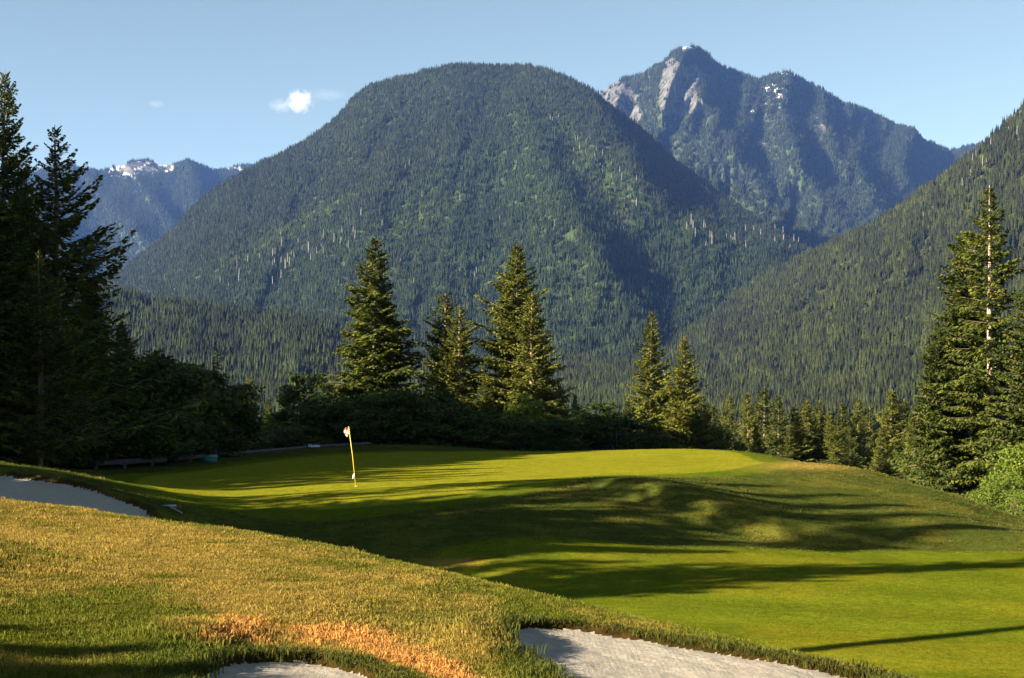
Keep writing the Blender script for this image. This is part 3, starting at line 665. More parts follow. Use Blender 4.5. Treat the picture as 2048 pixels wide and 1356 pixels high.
for key, args, lm in (("b1", (21, 3.2, 6.0, 60, 130, 0.22), LEAF), ("b2", (22, 3.0, 5.0, 55, 130, 0.2), LEAF_M), ("b3", (23, 2.4, 7.0, 60, 120, 0.2), LEAF), ("by", (24, 1.6, 3.0, 34, 110, 0.17), LEAF_Y), ("br", (25, 2.4, 4.6, 60, 130, 0.13), LEAF_Y)):
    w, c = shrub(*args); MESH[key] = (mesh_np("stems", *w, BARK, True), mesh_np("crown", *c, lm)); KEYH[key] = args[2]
SHR = [
 ("b1", 275, 722, 73, 1.2, "dark broadleaf shrub, tallest hump right of the shaded conifers"),
 ("b2", 345, 738, 75, 1.25, "dark broadleaf shrub behind the teal box"),
 ("b3", 395, 745, 78, 1.2, "dark narrow shrub below the nodding hemlock, on its left"),
 ("b1", 430, 765, 79, 1.0, "dark shrub under the nodding hemlock"),
 ("b2", 210, 790, 70, 1.4, "low dark shrub at the foot of the spire conifer"),
 ("b1", 130, 800, 68, 1.4, "black shrub behind the bend of the log rail"),
 ("b2", 50, 810, 68, 1.4, "black shrub behind the left end of the log rail"),
 ("b2", 300, 830, 71, 1.2, "low dark shrub behind the right part of the long log"),
 ("b1", 385, 840, 74, 1.2, "low dark shrub just left of the teal box"),
 ("b2", 465, 850, 82, 1.1, "low dark shrub between teal box and young conifers"),
 ("b1", 530, 862, 88, 1.1, "low dark shrub in front of the young conifers"),
 ("b2", 590, 855, 90, 1.1, "low dark shrub above the small white lettered sign"),
 ("b3", 613, 756, 96, 0.95, "tall dark shrub left of the broad dark conifer"),
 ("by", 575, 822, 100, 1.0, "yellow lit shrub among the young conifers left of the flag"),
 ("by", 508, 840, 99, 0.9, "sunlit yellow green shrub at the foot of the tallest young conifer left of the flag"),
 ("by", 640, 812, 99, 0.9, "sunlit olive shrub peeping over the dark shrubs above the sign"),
 ("b1", 668, 800, 94, 1.3, "dark shrub under the left boughs of the broad dark conifer"),
 ("b1", 722, 815, 92, 1.3, "dark shrub straight behind the flag"),
 ("b2", 778, 790, 93, 1.3, "dark round shrub right of the flag under the broad dark conifer"),
 ("b1", 838, 782, 94, 1.2, "tallest dark round shrub below the gap beside the thin conifers"),
 ("b2", 892, 815, 93, 1.3, "dark shrub below the two thin conifers"),
 ("b1", 945, 825, 93, 1.3, "dark shrub just left of the yellow maple"),
 ("by", 1048, 798, 92, 1.0, "small bright yellow green maple lit in front of the sunlit conifer"),
 ("b2", 1005, 838, 91, 1.3, "dark shrub below and left of the yellow maple"),
 ("b1", 1075, 842, 91, 1.3, "dark shrub below and right of the yellow maple"),
 ("b2", 1130, 835, 92, 1.2, "dark shrub right of the sunlit conifer skirt"),
 ("b3", 1185, 812, 94, 1.2, "dark peaked shrub between sunlit conifer and right pair"),
 ("b1", 1235, 830, 93, 1.1, "dark shrub at the left foot of the right pair"),
 ("b2", 1420, 858, 95, 0.9, "dark shrub at the right foot of the right pair"),
 ("br", 2005, 958, 64, 0.75, "bright green lit shrub at the foot of the bare trunked tree"),
 ("br", 2058, 905, 66, 0.9, "taller bright green shrub at the right edge"),
 ("br", 2066, 985, 60, 0.8, "low bright green shrub at the right edge above the mound"),
]
for i, (key, c_, rw, Y, wd, lab) in enumerate(SHR):
    x, y, z = at(c_, rw, Y); g = G(x, y); h = max(0.25, 1.10 * (z - g) / KEYH[key])
    o = empty("broadleaf_shrub", (x, y, g), i * 1.7, (wd * (0.6 + 0.4 * h), wd * (0.6 + 0.4 * h), h)); tag(o, lab, "shrub")
    link("stems", MESH[key][0], o); link("crown", MESH[key][1], o)

# ------------------------------------------------------------------ mountains
def interp_line(P, x): P = np.array(P, float); return np.interp(x, P[:, 0], P[:, 1])
def seg_dist(px, py, line):
    """distance to a polyline and sign (+ on its right hand side in the photo)"""
    best = np.full(px.shape, 1e9); sg = np.zeros(px.shape); tt_ = np.zeros(px.shape); n = len(line) - 1
    for i in range(n):
        (ax, ay), (bx, by) = line[i], line[i + 1]; ex, ey = bx - ax, by - ay; L2_ = ex * ex + ey * ey
        t = np.clip(((px - ax) * ex + (py - ay) * ey) / L2_, 0, 1); d = np.hypot(px - ax - t * ex, py - ay - t * ey)
        s = np.sign(-(ex * (py - ay) - ey * (px - ax))); u = d < best
        best = np.where(u, d, best); sg = np.where(u, s, sg); tt_ = np.where(u, (i + t) / n, tt_)
    return best, sg, tt_
def massif(name, label, outline, foot, Dc, Df, ridges, seed, ncol, nrow, x0, x1, namp, nscale, gamma=1.0, paint=None, dens=None, jag=2.0):
    px = np.linspace(x0, x1, ncol); top = interp_line(outline, px); top = top + jag * (fbm(px / 14, px * 0, seed, 4) - 0.5) * 2
    ft = interp_line(foot, px); dc = interp_line(Dc, px); df = interp_line(Df, px)
    v = np.linspace(0, 1, nrow); PX = np.tile(px, (nrow, 1)); PY = top[None] + (ft - top)[None] * v[:, None]
    D = dc[None] + (df - dc)[None] * (v[:, None] ** gamma)
    rel = np.zeros_like(D)
    for line, amp, wl, wr in ridges:
        d, s, t = seg_dist(PX, PY, line); w = np.where(s > 0, wr, wl)
        rel += AMP * amp * np.exp(-(d / w) ** 1.25) * (0.35 + 0.65 * np.sin(np.pi * np.clip(t * 0.85 + 0.12, 0, 1)))
    wpx = PX + 40 * (fbm(PX / 90, PY / 90, seed + 3, 3) - 0.5)
    rn = 1 - np.abs(2 * fbm(wpx / nscale + PY / (nscale * 3), PY / (nscale * 2.6), seed + 7, 5) - 1)
    rel += namp * (rn - 0.6) * 2 * sstep(0, 0.10, v)[:, None] + 0.35 * namp * (fbm(PX / (nscale * .22), PY / (nscale * .35), seed + 20, 4) - 0.5)
    D = D - rel
    # keep the surface a slope: distance must fall from crest to foot
    for i in range(1, nrow):
        D[i] = np.minimum(D[i], D[i - 1] - 0.15 * (dc - df) / nrow)
    X = (PX - CX) / F * D; Z = (HY - PY) / F * D
    # back slope
    bk = []
    for k, (dd_, dz_) in enumerate(((900, 500), (300, 140), (90, 30))):
        bk.append(np.stack([X[0] * (D[0] + dd_) / D[0], D[0] + dd_, Z[0] - dz_], -1))
    # toe under the valley floor
    toe = np.stack([X[-1] * 0.97, D[-1] * 0.97, np.minimum(Z[-1] - 60, -90)], -1)
    P = np.concatenate([np.stack(bk), np.stack([X, D, Z], -1), toe[None]]); nr = P.shape[0]
    idx = np.arange(nr * ncol).reshape(nr, ncol)
    q = np.stack([idx[:-1, :-1], idx[1:, :-1], idx[1:, 1:], idx[:-1, 1:]], -1).reshape(-1, 4)
    tn, rock, de, sz = paint(PX, PY)
    pad = lambda a, b0=None: np.concatenate([np.repeat(a[:1], 3, 0) if b0 is None else np.repeat(a[:1] * b0, 3, 0), a, a[-1:]])
    tn = pad(tn); rock = pad(rock); de2 = pad(de); de2[:2] *= 0.0; sz = pad(sz)
    me = mesh_np(name, P.reshape(-1, 3), [q], MOUNT, True, {"tone": tn.reshape(-1, 3), "rock": rock.reshape(-1, 3), "dens": de2.ravel(), "size": sz.ravel()})
    o = link(name, me); tag(o, label, "mountain", kind="structure")
    return o, me, (PX, PY, X, D, Z)

def lo_conifer(r, h, w, tiers=4):
    Vs = []; Ts = []
    for k in range(tiers):
        z0 = h * (0.08 + 0.78 * k / tiers); z1 = min(h, z0 + h * 0.42); rad = w * (1 - k / tiers) ** 0.85 * r.uniform(0.85, 1.1); n = 7
        b = len(Vs); Vs.append((0, 0, z1 if k < tiers - 1 else h)); a0 = r.uniform(0, 1)
        for i in range(n):
            a = (i + a0) / n * 6.283; rr_ = rad * (1.0 if i % 2 else 0.72) * r.uniform(0.85, 1.15); Vs.append((rr_ * math.cos(a), rr_ * math.sin(a), z0 - 0.04 * h * r.uniform(0, 1)))
        for i in range(n): Ts.append((b, b + 1 + i, b + 1 + (i + 1) % n))
    return np.array(Vs), [], np.array(Ts)
def clump(name, seed, n, spread, h, w):
    r = np.random.default_rng(seed); parts = []
    for i in range(n):
        v, q_, t = lo_conifer(r, h * r.uniform(0.65, 1.2), w * r.uniform(0.8, 1.2), 3)
        a = r.uniform(0, 6.28); d = spread * math.sqrt(r.uniform()); parts.append((v + [d * math.cos(a), d * math.sin(a), -0.08 * h], q_, t))
    V, Fc = merge(parts); return bpy.data.objects.new(name, mesh_np(name, V, Fc, FOREST))
clumps = [clump("forest_clump", 60 + i, 5, 10, 20, 3.7) for i in range(6)]
def round_clump(name, seed):
    r = np.random.default_rng(seed); parts = []
    for i in range(4):
        n = 8; V = [(0, 0, 1)]; T = []
        for k, (zz_, rad) in enumerate(((0.75, 0.7), (0.4, 1.0), (0.05, 0.8))):
            for j in range(n):
                a = (j + 0.5 * k) / n * 6.283; s = r.uniform(0.8, 1.2); V.append((rad * s * math.cos(a), rad * s * math.sin(a), zz_))
        for j in range(n): T.append((0, 1 + j, 1 + (j + 1) % n))
        for k in range(2):
            for j in range(n):
                a, b = 1 + k * n + j, 1 + k * n + (j + 1) % n; T += [(a, a + n, b), (b, a + n, b + n)]
        d = 9 * math.sqrt(r.uniform()); a = r.uniform(0, 6.28); s = r.uniform(0.7, 1.2)
        parts.append((np.array(V) * [5 * s, 5 * s, 13 * s] + [d * math.cos(a), d * math.sin(a), -1], [], np.array(T)))
    V, Fc = merge(parts); return bpy.data.objects.new(name, mesh_np(name, V, Fc, FOREST))

G_OLD, G_YOUNG, G_MID = C(0.034, 0.047, 0.017), C(0.036, 0.060, 0.016), C(0.030, 0.046, 0.015)
def soft(a, n): return a
def ell(PX, PY, cx, cy, rx, ry, ang=0):
    c, s = math.cos(ang), math.sin(ang); dx, dy = PX - cx, PY - cy; u = (dx * c + dy * s) / rx; v = (-dx * s + dy * c) / ry
    return np.exp(-(u * u + v * v))
def base_paint(col):
    def f(PX, PY):
        n = fbm(PX / 60, PY / 60, 90, 4)[..., None]; n2 = fbm(PX / 18, PY / 18, 91, 4)
        tn = np.ones(PX.shape + (3,)) * col * (0.75 + 0.5 * n); rock = np.zeros(PX.shape + (3,)); de = 0.8 + 0.4 * n2; sz = 0.8 + 0.4 * n2
        return tn, rock, de, sz
    return f
# --- far blue range at left
def paint_far(PX, PY):
    tn, rock, de, sz = base_paint(C(0.035, 0.05, 0.025))(PX, PY); n = fbm(PX / 9, PY / 6, 5, 4); n3 = fbm(PX / 5, PY / 3, 6, 3)
    k = np.clip(1.3 * ell(PX, PY, 270, 338, 62, 17, 0.0) + 0.9 * ell(PX, PY, 340, 335, 12, 8) + 1.4 * ell(PX, PY, 540, 325, 22, 10, -0.4) + 0.8 * ell(PX, PY, 470, 337, 22, 6), 0, 1)
    rk = sstep(0.42, 0.58, k * 0.75 + (n - 0.5) * 0.8)
    sn = sstep(0.60, 0.66, n3 + 0.25 * ell(PX, PY, 245, 352, 40, 6) + 0.3 * ell(PX, PY, 540, 325, 22, 9) + 0.2 * ell(PX, PY, 470, 338, 25, 4) - 0.03) * sstep(0.2, 0.5, k)
    rock[..., 0] = rk; rock[..., 1] = sn; de = de * (1 - np.maximum(rk, sn)); return tn, rock, de, sz
AMP = 1.6
oA, mA, gA = massif("mountain", "distant blue range with bare snowy top at far left", [(-500, 380), (0, 350), (60, 345), (120, 336), (145, 327), (158, 341), (205, 342), (240, 331), (258, 324), (300, 320), (318, 331), (345, 330), (375, 321), (395, 330), (430, 343), (450, 338), (480, 330), (500, 333), (512, 330), (532, 317), (545, 322), (570, 335), (760, 370)],
    [(-500, 700), (760, 640)], [(-500, 9800), (760, 10200)], [(-500, 6500), (760, 6800)],
    [([(170, 350), (230, 420), (330, 520), (380, 600)], 420, 60, 30), ([(375, 325), (400, 400), (440, 470)], 350, 50, 30), ([(255, 330), (290, 380), (330, 430), (370, 500)], 330, 45, 22), ([(60, 350), (100, 450), (180, 580)], 380, 60, 30)], 3, 330, 110, -300, 760, 130, 60, paint=paint_far)
# --- rocky peak behind
def paint_peak(PX, PY):
    tn, rock, de, sz = base_paint(C(0.035, 0.05, 0.023))(PX, PY); n = fbm(PX / 16, PY / 26, 15, 5); n3 = fbm(PX / 4, PY / 3, 16, 3)
    k = 1.2 * ell(PX, PY, 1238, 200, 50, 46, 0.5) + 1.4 * ell(PX, PY, 1352, 192, 42, 50, 0.15) + 0.9 * ell(PX, PY, 1365, 140, 40, 16, 0.3) + 0.9 * ell(PX, PY, 1375, 98, 16, 7) \
        + 0.75 * ell(PX, PY, 1530, 290, 16, 22, -0.4) + 0.6 * ell(PX, PY, 1640, 250, 18, 26, -0.5) + 0.5 * ell(PX, PY, 1720, 300, 18, 20) + 0.7 * ell(PX, PY, 1380, 215, 22, 14) + 0.5 * ell(PX, PY, 1260, 235, 30, 8)
    k = k - 0.9 * ell(PX, PY, 1302, 205, 13, 50, 0.15) - 0.6 * ell(PX, PY, 1290, 170, 14, 20)
    rk = sstep(0.33, 0.45, np.clip(k, 0, 1.2) * 0.8 + (n - 0.5) * 1.1)
    sn = np.clip(sstep(0.35, 0.6, ell(PX, PY, 1374, 96, 13, 5) * (0.3 + n3)) + sstep(0.4, 0.6, ell(PX, PY, 1570, 148, 14, 3) * (0.3 + n3)) + sstep(0.4, 0.6, ell(PX, PY, 1501, 224, 6, 9, 0.7) * (0.5 + n3))
        + sstep(0.6, 0.68, n3 + 0.12 * ell(PX, PY, 1545, 180, 40, 25)) * ell(PX, PY, 1545, 180, 40, 28) + sstep(0.55, 0.65, n3) * ell(PX, PY, 1805, 255, 18, 5), 0, 1)
    rock[..., 0] = rk; rock[..., 1] = sn; de = de * (1 - np.maximum(rk * 0.95, sn)); return tn, rock, de, sz
AMP = 1.15
oB, mB, gB = massif("mountain", "rocky pointed peak with bare cliffs behind the big wooded mountain", [(950, 300), (1100, 232), (1198, 188), (1230, 165), (1250, 157), (1290, 149), (1310, 135), (1335, 120), (1350, 103), (1370, 93), (1395, 97), (1415, 108), (1425, 122), (1450, 137), (1490, 150), (1520, 162), (1535, 155), (1555, 148), (1577, 145), (1605, 160), (1640, 178), (1680, 205), (1720, 215), (1760, 235), (1795, 252), (1825, 256), (1840, 275), (1870, 291), (1900, 301), (1930, 295), (1965, 287), (2000, 296), (2400, 330)],
    [(950, 560), (1500, 560), (1700, 540), (2400, 540)], [(950, 8000), (1370, 7600), (1900, 8400), (2400, 8800)], [(950, 5200), (2400, 5400)],
    [([(1372, 95), (1345, 160), (1320, 240), (1300, 330)], 330, 50, 16), ([(1250, 158), (1225, 220), (1210, 260)], 200, 35, 14), ([(1390, 100), (1400, 190), (1450, 270), (1520, 380), (1560, 450)], 300, 60, 24), ([(1577, 147), (1560, 220), (1600, 330), (1640, 400), (1700, 470)], 420, 60, 26),
     ([(1700, 212), (1700, 300), (1740, 400), (1790, 450)], 380, 45, 22), ([(1825, 258), (1800, 340), (1830, 400)], 330, 50, 22), ([(1500, 165), (1480, 250), (1440, 330)], 200, 30, 25), ([(1640, 180), (1650, 260), (1690, 340)], 260, 30, 18)], 11, 420, 170, 1000, 2300, 150, 48, paint=paint_peak, jag=2.5)
# --- big wooded mountain
def paint_main(PX, PY):
    n = fbm(PX / 50, PY / 50, 40, 5); n2 = fbm(PX / 14, PY / 16, 41, 4); n4 = fbm(PX / 120, PY / 90, 42, 3)
    # old brown-grey forest above a line, younger green below
    line = np.interp(PX, [200, 300, 400, 470, 540, 640, 700, 760, 850, 950, 1060, 1150, 1300, 1500, 1700], [640, 585, 545, 520, 480, 425, 405, 440, 350, 300, 210, 260, 400, 470, 540])
    y = sstep(-18, 22, PY - line + 60 * (n - 0.5))
    tn = G_OLD * (1 - y[..., None]) + (G_MID * 0.45 + G_YOUNG * 0.55) * y[..., None]
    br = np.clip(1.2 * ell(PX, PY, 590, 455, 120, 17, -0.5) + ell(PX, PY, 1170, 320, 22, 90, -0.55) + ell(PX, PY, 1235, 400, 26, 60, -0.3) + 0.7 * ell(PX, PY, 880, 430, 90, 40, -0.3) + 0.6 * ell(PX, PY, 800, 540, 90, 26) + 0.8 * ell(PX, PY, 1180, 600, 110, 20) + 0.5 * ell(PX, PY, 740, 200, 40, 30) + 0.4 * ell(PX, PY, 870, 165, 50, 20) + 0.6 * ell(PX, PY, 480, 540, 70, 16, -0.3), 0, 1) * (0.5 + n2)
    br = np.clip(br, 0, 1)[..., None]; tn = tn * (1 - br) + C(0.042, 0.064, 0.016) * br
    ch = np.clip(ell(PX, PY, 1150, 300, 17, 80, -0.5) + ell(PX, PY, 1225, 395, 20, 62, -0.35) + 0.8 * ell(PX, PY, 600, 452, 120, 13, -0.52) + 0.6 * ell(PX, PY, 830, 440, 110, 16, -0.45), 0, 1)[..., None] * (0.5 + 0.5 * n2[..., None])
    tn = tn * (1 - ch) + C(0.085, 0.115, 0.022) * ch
    tn = tn * (0.7 + 0.6 * n4[..., None])
    rock = np.zeros(PX.shape + (3,)); rk = sstep(0.4, 0.6, ell(PX, PY, 1253, 443, 9, 12, -0.7) * (0.4 + n2 * 1.2)); rock[..., 0] = rk
    return tn, rock, (0.9 + 0.3 * n2) * (1 - rk), (0.95 + 0.3 * n2) * (1 - 0.15 * br[..., 0])
AMP = 1.0
oC, mC, gC = massif("mountain", "big rounded forested mountain filling the centre", [(-600, 760), (0, 650), (150, 602), (200, 580), (245, 545), (300, 500), (345, 465), (375, 432), (400, 405), (440, 375), (480, 350), (520, 330), (560, 312), (600, 290), (640, 265), (665, 245), (690, 220), (710, 195), (740, 172), (780, 160), (820, 153), (850, 142), (900, 131), (940, 129), (1000, 133), (1060, 133), (1090, 140), (1120, 152), (1160, 170), (1190, 185), (1210, 205), (1240, 228), (1270, 250), (1300, 275), (1340, 315), (1380, 345), (1430, 385), (1460, 405), (1500, 430), (1540, 455), (1580, 485), (1630, 508), (1700, 560), (1850, 640), (2400, 720)],
    [(-600, 840), (1200, 845), (2400, 845)], [(-600, 4200), (600, 4800), (1000, 5200), (1300, 4700), (1630, 3900), (2400, 3800)], [(-600, 1500), (700, 1800), (1600, 1900), (2400, 1900)],
    [([(1040, 205), (1075, 290), (1120, 390), (1180, 490), (1240, 590), (1290, 680)], 330, 150, 50), ([(1160, 170), (1230, 280), (1290, 380), (1390, 460), (1540, 540), (1640, 600)], 400, 90, 40), ([(1040, 205), (900, 290), (780, 370), (680, 440), (560, 510)], 85, 70, 90),
     ([(700, 200), (620, 320), (520, 410), (400, 510)], 70, 90, 80)], 21, 560, 230, -350, 2000, 70, 75, gamma=0.85, paint=paint_main)
# --- right hill
def paint_right(PX, PY):
    n = fbm(PX / 40, PY / 40, 60, 5); n2 = fbm(PX / 12, PY / 14, 61, 4)
    t = sstep(0.35, 0.6, n)[..., None]; tn = C(0.036, 0.044, 0.010) * (1 - t) + C(0.054, 0.066, 0.012) * t
    ap = np.clip(ell(PX, PY, 1180, 640, 110, 16) + ell(PX, PY, 1380, 632, 50, 6) + ell(PX, PY, 1220, 800, 90, 28) * 0.8, 0, 1)[..., None] * 0.7
    tn = tn * (1 - ap) + C(0.065, 0.10, 0.022) * ap
    rock = np.zeros(PX.shape + (3,))
    rk = sstep(0.42, 0.6, (ell(PX, PY, 2032, 285, 22, 7, -0.2) + 0.9 * ell(PX, PY, 1812, 548, 12, 8) + 0.9 * ell(PX, PY, 1842, 532, 10, 7) + 0.6 * ell(PX, PY, 1828, 445, 10, 8)) * (0.35 + n2 * 1.2)); rock[..., 0] = rk
    return tn, rock, (0.85 + 0.4 * n2) * (1 - rk), 0.85 + 0.4 * n2
AMP = 1.3
oD, mD, gD = massif("mountain", "nearer forested hillside rising to the right edge", [(700, 820), (900, 720), (1000, 680), (1130, 655), (1250, 642), (1370, 633), (1420, 617), (1480, 590), (1540, 545), (1590, 525), (1640, 500), (1700, 470), (1750, 448), (1800, 415), (1850, 380), (1900, 345), (1950, 305), (2000, 262), (2048, 213), (2200, 90), (2600, 20)],
    [(700, 850), (2600, 850)], [(700, 2300), (1250, 3000), (1600, 3100), (2048, 2600), (2600, 2500)], [(700, 1250), (1300, 1250), (2048, 1050), (2600, 1000)],
    [([(1950, 310), (1850, 450), (1760, 560), (1700, 650)], 110, 60, 35), ([(2048, 420), (1950, 560), (1850, 700)], 110, 60, 40), ([(1700, 475), (1600, 580), (1500, 680)], 90, 60, 40), ([(1500, 590), (1420, 680), (1350, 760)], 70, 60, 40)], 33, 430, 160, 760, 2500, 55, 70, gamma=0.9, paint=paint_right)
# --- low wooded ridge at left
def paint_near(PX, PY):
    n = fbm(PX / 40, PY / 40, 70, 5); n2 = fbm(PX / 12, PY / 14, 71, 4); t = sstep(0.35, 0.6, n)[..., None]
    tn = C(0.028, 0.042, 0.018) * (1 - t) + C(0.045, 0.065, 0.02) * t
    return tn, np.zeros(PX.shape + (3,)), 0.8 + 0.5 * n2, 0.85 + 0.4 * n2
oE, mE, gE = massif("hill", "low dark wooded ridge in front of the big mountain at left", [(-600, 560), (0, 562), (180, 576), (250, 590), (310, 607), (420, 616), (520, 630), (640, 645), (700, 662), (780, 690), (900, 740), (1050, 790), (1200, 830)],
    [(-600, 850), (1200, 850)], [(-600, 1900), (400, 2000), (1200, 1800)], [(-600, 900), (1200, 1000)],
    [([(330, 615), (370, 700), (430, 780)], 70, 60, 30), ([(560, 640), (590, 700), (650, 780)], 60, 50, 30)], 44, 300, 110, -400, 1200, 45, 70, gamma=0.9, paint=paint_near)
D5 = 1 / 330.0
for (me, dn, s0, s1, sd_, lab, sm) in ((mA, D5 * 0.8, 1.0, 1.5, 1, "conifer forest covering the distant blue range", 1), (mB, D5 * 0.9, 0.9, 1.35, 2, "conifer forest on the flanks of the rocky peak", 1),
        (mC, D5 * 2.0, 0.45, 0.9, 3, "conifer forest covering the big central mountain", 1), (mD, D5 * 2.1, 0.5, 0.85, 4, "conifer forest covering the right hillside", 1), (mE, D5 * 2.1, 0.5, 0.85, 5, "conifer forest covering the low left ridge", 1)):
    tag(scatter("forest", me, clumps, dn, s0, s1, sd_, 0.03), lab, "forest")

# dead standing trunks and the nearest individually visible forest trees
SNAG = plain("grey_dead_wood", (0.36, 0.33, 0.30), 0.9, 0.1, 0.2, 0.5)
def snag_mesh(seed):
    r = np.random.default_rng(seed); parts = [tube(np.array([[0, 0, -4], [0.3, 0, 12], [0.1, 0.2, 26]]), np.array([0.42, 0.34, 0.15]), 6)]
    for k in range(7):
        z = r.uniform(9, 25); a = r.uniform(0, 6.28); l = r.uniform(1, 2.6); parts.append(tube(np.array([[0.2, 0, z], [l * math.cos(a), l * math.sin(a), z + r.uniform(-.6, .8)]]), np.array([0.11, 0.04]), 3))
    return mesh_np("dead_tree", *merge(parts), SNAG, True)
snags = [snag_mesh(i) for i in range(3)]
def surf(g, px, py):
    PX, PY, X, D, Z = g; j = int(np.clip(np.searchsorted(PX[0], px), 0, PX.shape[1] - 1)); i = int(np.clip(np.searchsorted(PY[:, j], py), 0, PX.shape[0] - 1)); return X[i, j], D[i, j], Z[i, j]
r_ = random.Random(12)
def snag(g, px, py, s, lab, grp):
    x, y, z = surf(g, px, py); o = link("dead_tree", snags[r_.randrange(3)], None, (x, y, z)); o.rotation_euler = (r_.uniform(-.04, .04), r_.uniform(-.04, .04), r_.uniform(0, 6)); o.scale = (s * 1.2, s * 1.2, s)
    tag(o, lab, "dead tree", grp)
for i in range(46):
    t = r_.random(); snag(gC, 450 + 260 * t + r_.uniform(-25, 25), 565 - 90 * t + r_.gauss(0, 24), r_.uniform(0.7, 1.25), "bleached dead trunk standing on the lower left slope of the big mountain", "dead trunks on the lower left slope")
for i in range(26):
    t = r_.random(); snag(gC, 1090 + 200 * t + r_.uniform(-15, 30), 240 + 180 * t + r_.gauss(0, 18), r_.uniform(0.6, 1.0), "small pale dead trunk along the right ridge of the big mountain", "dead trunks on the right ridge")
for i in range(30):
    t = r_.random(); snag(gC, 1370 + 230 * t, 470 + 25 * t + r_.gauss(0, 14), r_.uniform(0.6, 1.25), "pale dead trunk near the low right end of the big mountain", "dead trunks at the low right end")
for i in range(24):
    snag(gC, r_.uniform(760, 1150), r_.uniform(330, 600), r_.uniform(0.5, 0.9), "scattered pale dead trunk on the middle face of the big mountain", "dead trunks on the middle face")
for i in range(14):
    t = r_.random(); snag(gD, 1830 + 215 * t, 405 - 180 * t + r_.uniform(0, 60), r_.uniform(0.5, 0.8), "thin dead trunk on the upper crest of the right hillside", "dead trunks on the right hillside")
r3 = np.random.default_rng(9)
FN1, FN2 = (foliage_mat("ridge_needles", (0.008, 0.013, 0.006), (0.015, 0.022, 0.008), (0.028, 0.038, 0.011), 0.0, 0.3),) * 2
ft_meshes = []
for i in range(4):
    v, q_, t = lo_conifer(r3, 24, 4.0, 6); tv = tube(np.array([[0, 0, -3], [0, 0, 8]]), 0.5, 5)
    ft_meshes.append((mesh_np("crown", v, [t], FN1), mesh_np("trunk", *merge([tv]), BARK, True)))
for g, lo, hi, rows, n, lab, grp in ((gE, 250, 720, (735, 835), 110, "mature conifer low on the wooded ridge at left", "conifers low on the left ridge"), (gD, 1100, 1860, (735, 835), 150, "mature conifer at the foot of the right hillside", "conifers at the foot of the right hillside")):
    for i in range(n):
        x, y, z = surf(g, r_.uniform(lo, hi), r_.uniform(*rows)); s = r_.uniform(0.5, 0.85)
        o = empty("forest_conifer", (x, y, z), r_.uniform(0, 6), s); tag(o, lab, "tree", grp); cm, tm = ft_meshes[r_.randrange(4)]
        link("crown", cm, o); link("trunk", tm, o)

# ------------------------------------------------------------------ golf things
YEL = plain("yellow_pole", (0.75, 0.50, 0.05), 0.4, 0.4, 0.1); WHT = plain("white_cloth", (0.85, 0.82, 0.78), 0.8, 0.1, 0.05); RED = plain("red_cloth", (0.55, 0.07, 0.03), 0.8, 0.1, 0.1)
bx_, by_, bz_ = (712 - CX) / F * 50.0, 50.0, None; bz_ = G(bx_, by_) + 0.02
fl = empty("golf_flag", (bx_, by_, bz_)); tag(fl, "yellow flagstick with crumpled red and white checked flag on the green", "golf flag")
tipx = -0.26; TOPZ = 2.10
link("pole", mesh_np("pole", *merge([tube(np.array([[0, 0, -0.1], [tipx * .45, 0, TOPZ * .5], [tipx, 0, TOPZ]]), np.array([0.013, 0.012, 0.010]), 8)]), YEL, True), fl)
# checked cloth hanging in folds: squares are separate coloured faces of one cloth
nx, nz = 16, 16; cv = []; wq = []; rq = []
for j in range(nz + 1):
    for i in range(nx + 1):
        a, b = i / nx, j / nz; top = np.array([tipx + 0.015, 0, TOPZ - 0.01]); wdt = 0.19 * (0.75 + 0.25 * math.sin(3 * b + 0.5)) * (1 - 0.25 * b)
        x = top[0] - a * wdt + 0.035 * b + 0.02 * math.sin(a * 9 + b * 4); z = top[2] - b * 0.30 - a * 0.07 - 0.03 * math.sin(a * 6.5); y = 0.035 * math.sin(a * 13 + b * 3) * (0.3 + a)
        cv.append((x, y, z))
for j in range(nz):
    for i in range(nx):
        k = j * (nx + 1) + i; f_ = (k, k + 1, k + nx + 2, k + nx + 1); ((wq if ((i // 4) + (j // 4)) % 2 == 0 else rq)).append(f_)
cv = np.array(cv)
def cloth(name, faces, mat, parent):
    me = mesh_np(name, cv, [np.array(faces)], mat, True); o = link(name, me, parent); s = o.modifiers.new("thickness", 'SOLIDIFY'); s.thickness = 0.004; return o
fo = cloth("flag_cloth", wq, WHT, fl); cloth("red_squares", rq, RED, fo)
z2 = 0.37; xx = tipx * z2 / TOPZ
sm_ = mesh_np("marker_pennant", np.array([(xx, -0.012, z2 - 0.10), (xx - 0.085, -0.02, z2 - 0.105), (xx - 0.045, -0.015, z2 + 0.06), (xx, -0.012, z2 + 0.06), (xx, 0.012, z2 - 0.10), (xx - 0.085, 0.004, z2 - 0.105), (xx - 0.045, 0.009, z2 + 0.06), (xx, 0.012, z2 + 0.06)]), [np.array([(0, 3, 2, 1), (4, 5, 6, 7), (0, 1, 5, 4), (1, 2, 6, 5), (2, 3, 7, 6), (3, 0, 4, 7)])], WHT)
link("marker_pennant", sm_, fl)
cupm = plain("cup_liner", (0.75, 0.75, 0.72), 0.5, 0.3, 0.05)
a = np.linspace(0, 2 * math.pi, 17)[:-1]; ringo = np.stack([0.062 * np.cos(a), 0.062 * np.sin(a), a * 0 + 0.012], 1); ringi = np.stack([0.052 * np.cos(a), 0.052 * np.sin(a), a * 0 + 0.014], 1); ringd = ringi - [0, 0, 0.012]
V = np.vstack([ringo, ringi, ringd]); qs = [(i, (i + 1) % 16, 16 + (i + 1) % 16, 16 + i) for i in range(16)] + [(16 + i, 16 + (i + 1) % 16, 32 + (i + 1) % 16, 32 + i) for i in range(16)]
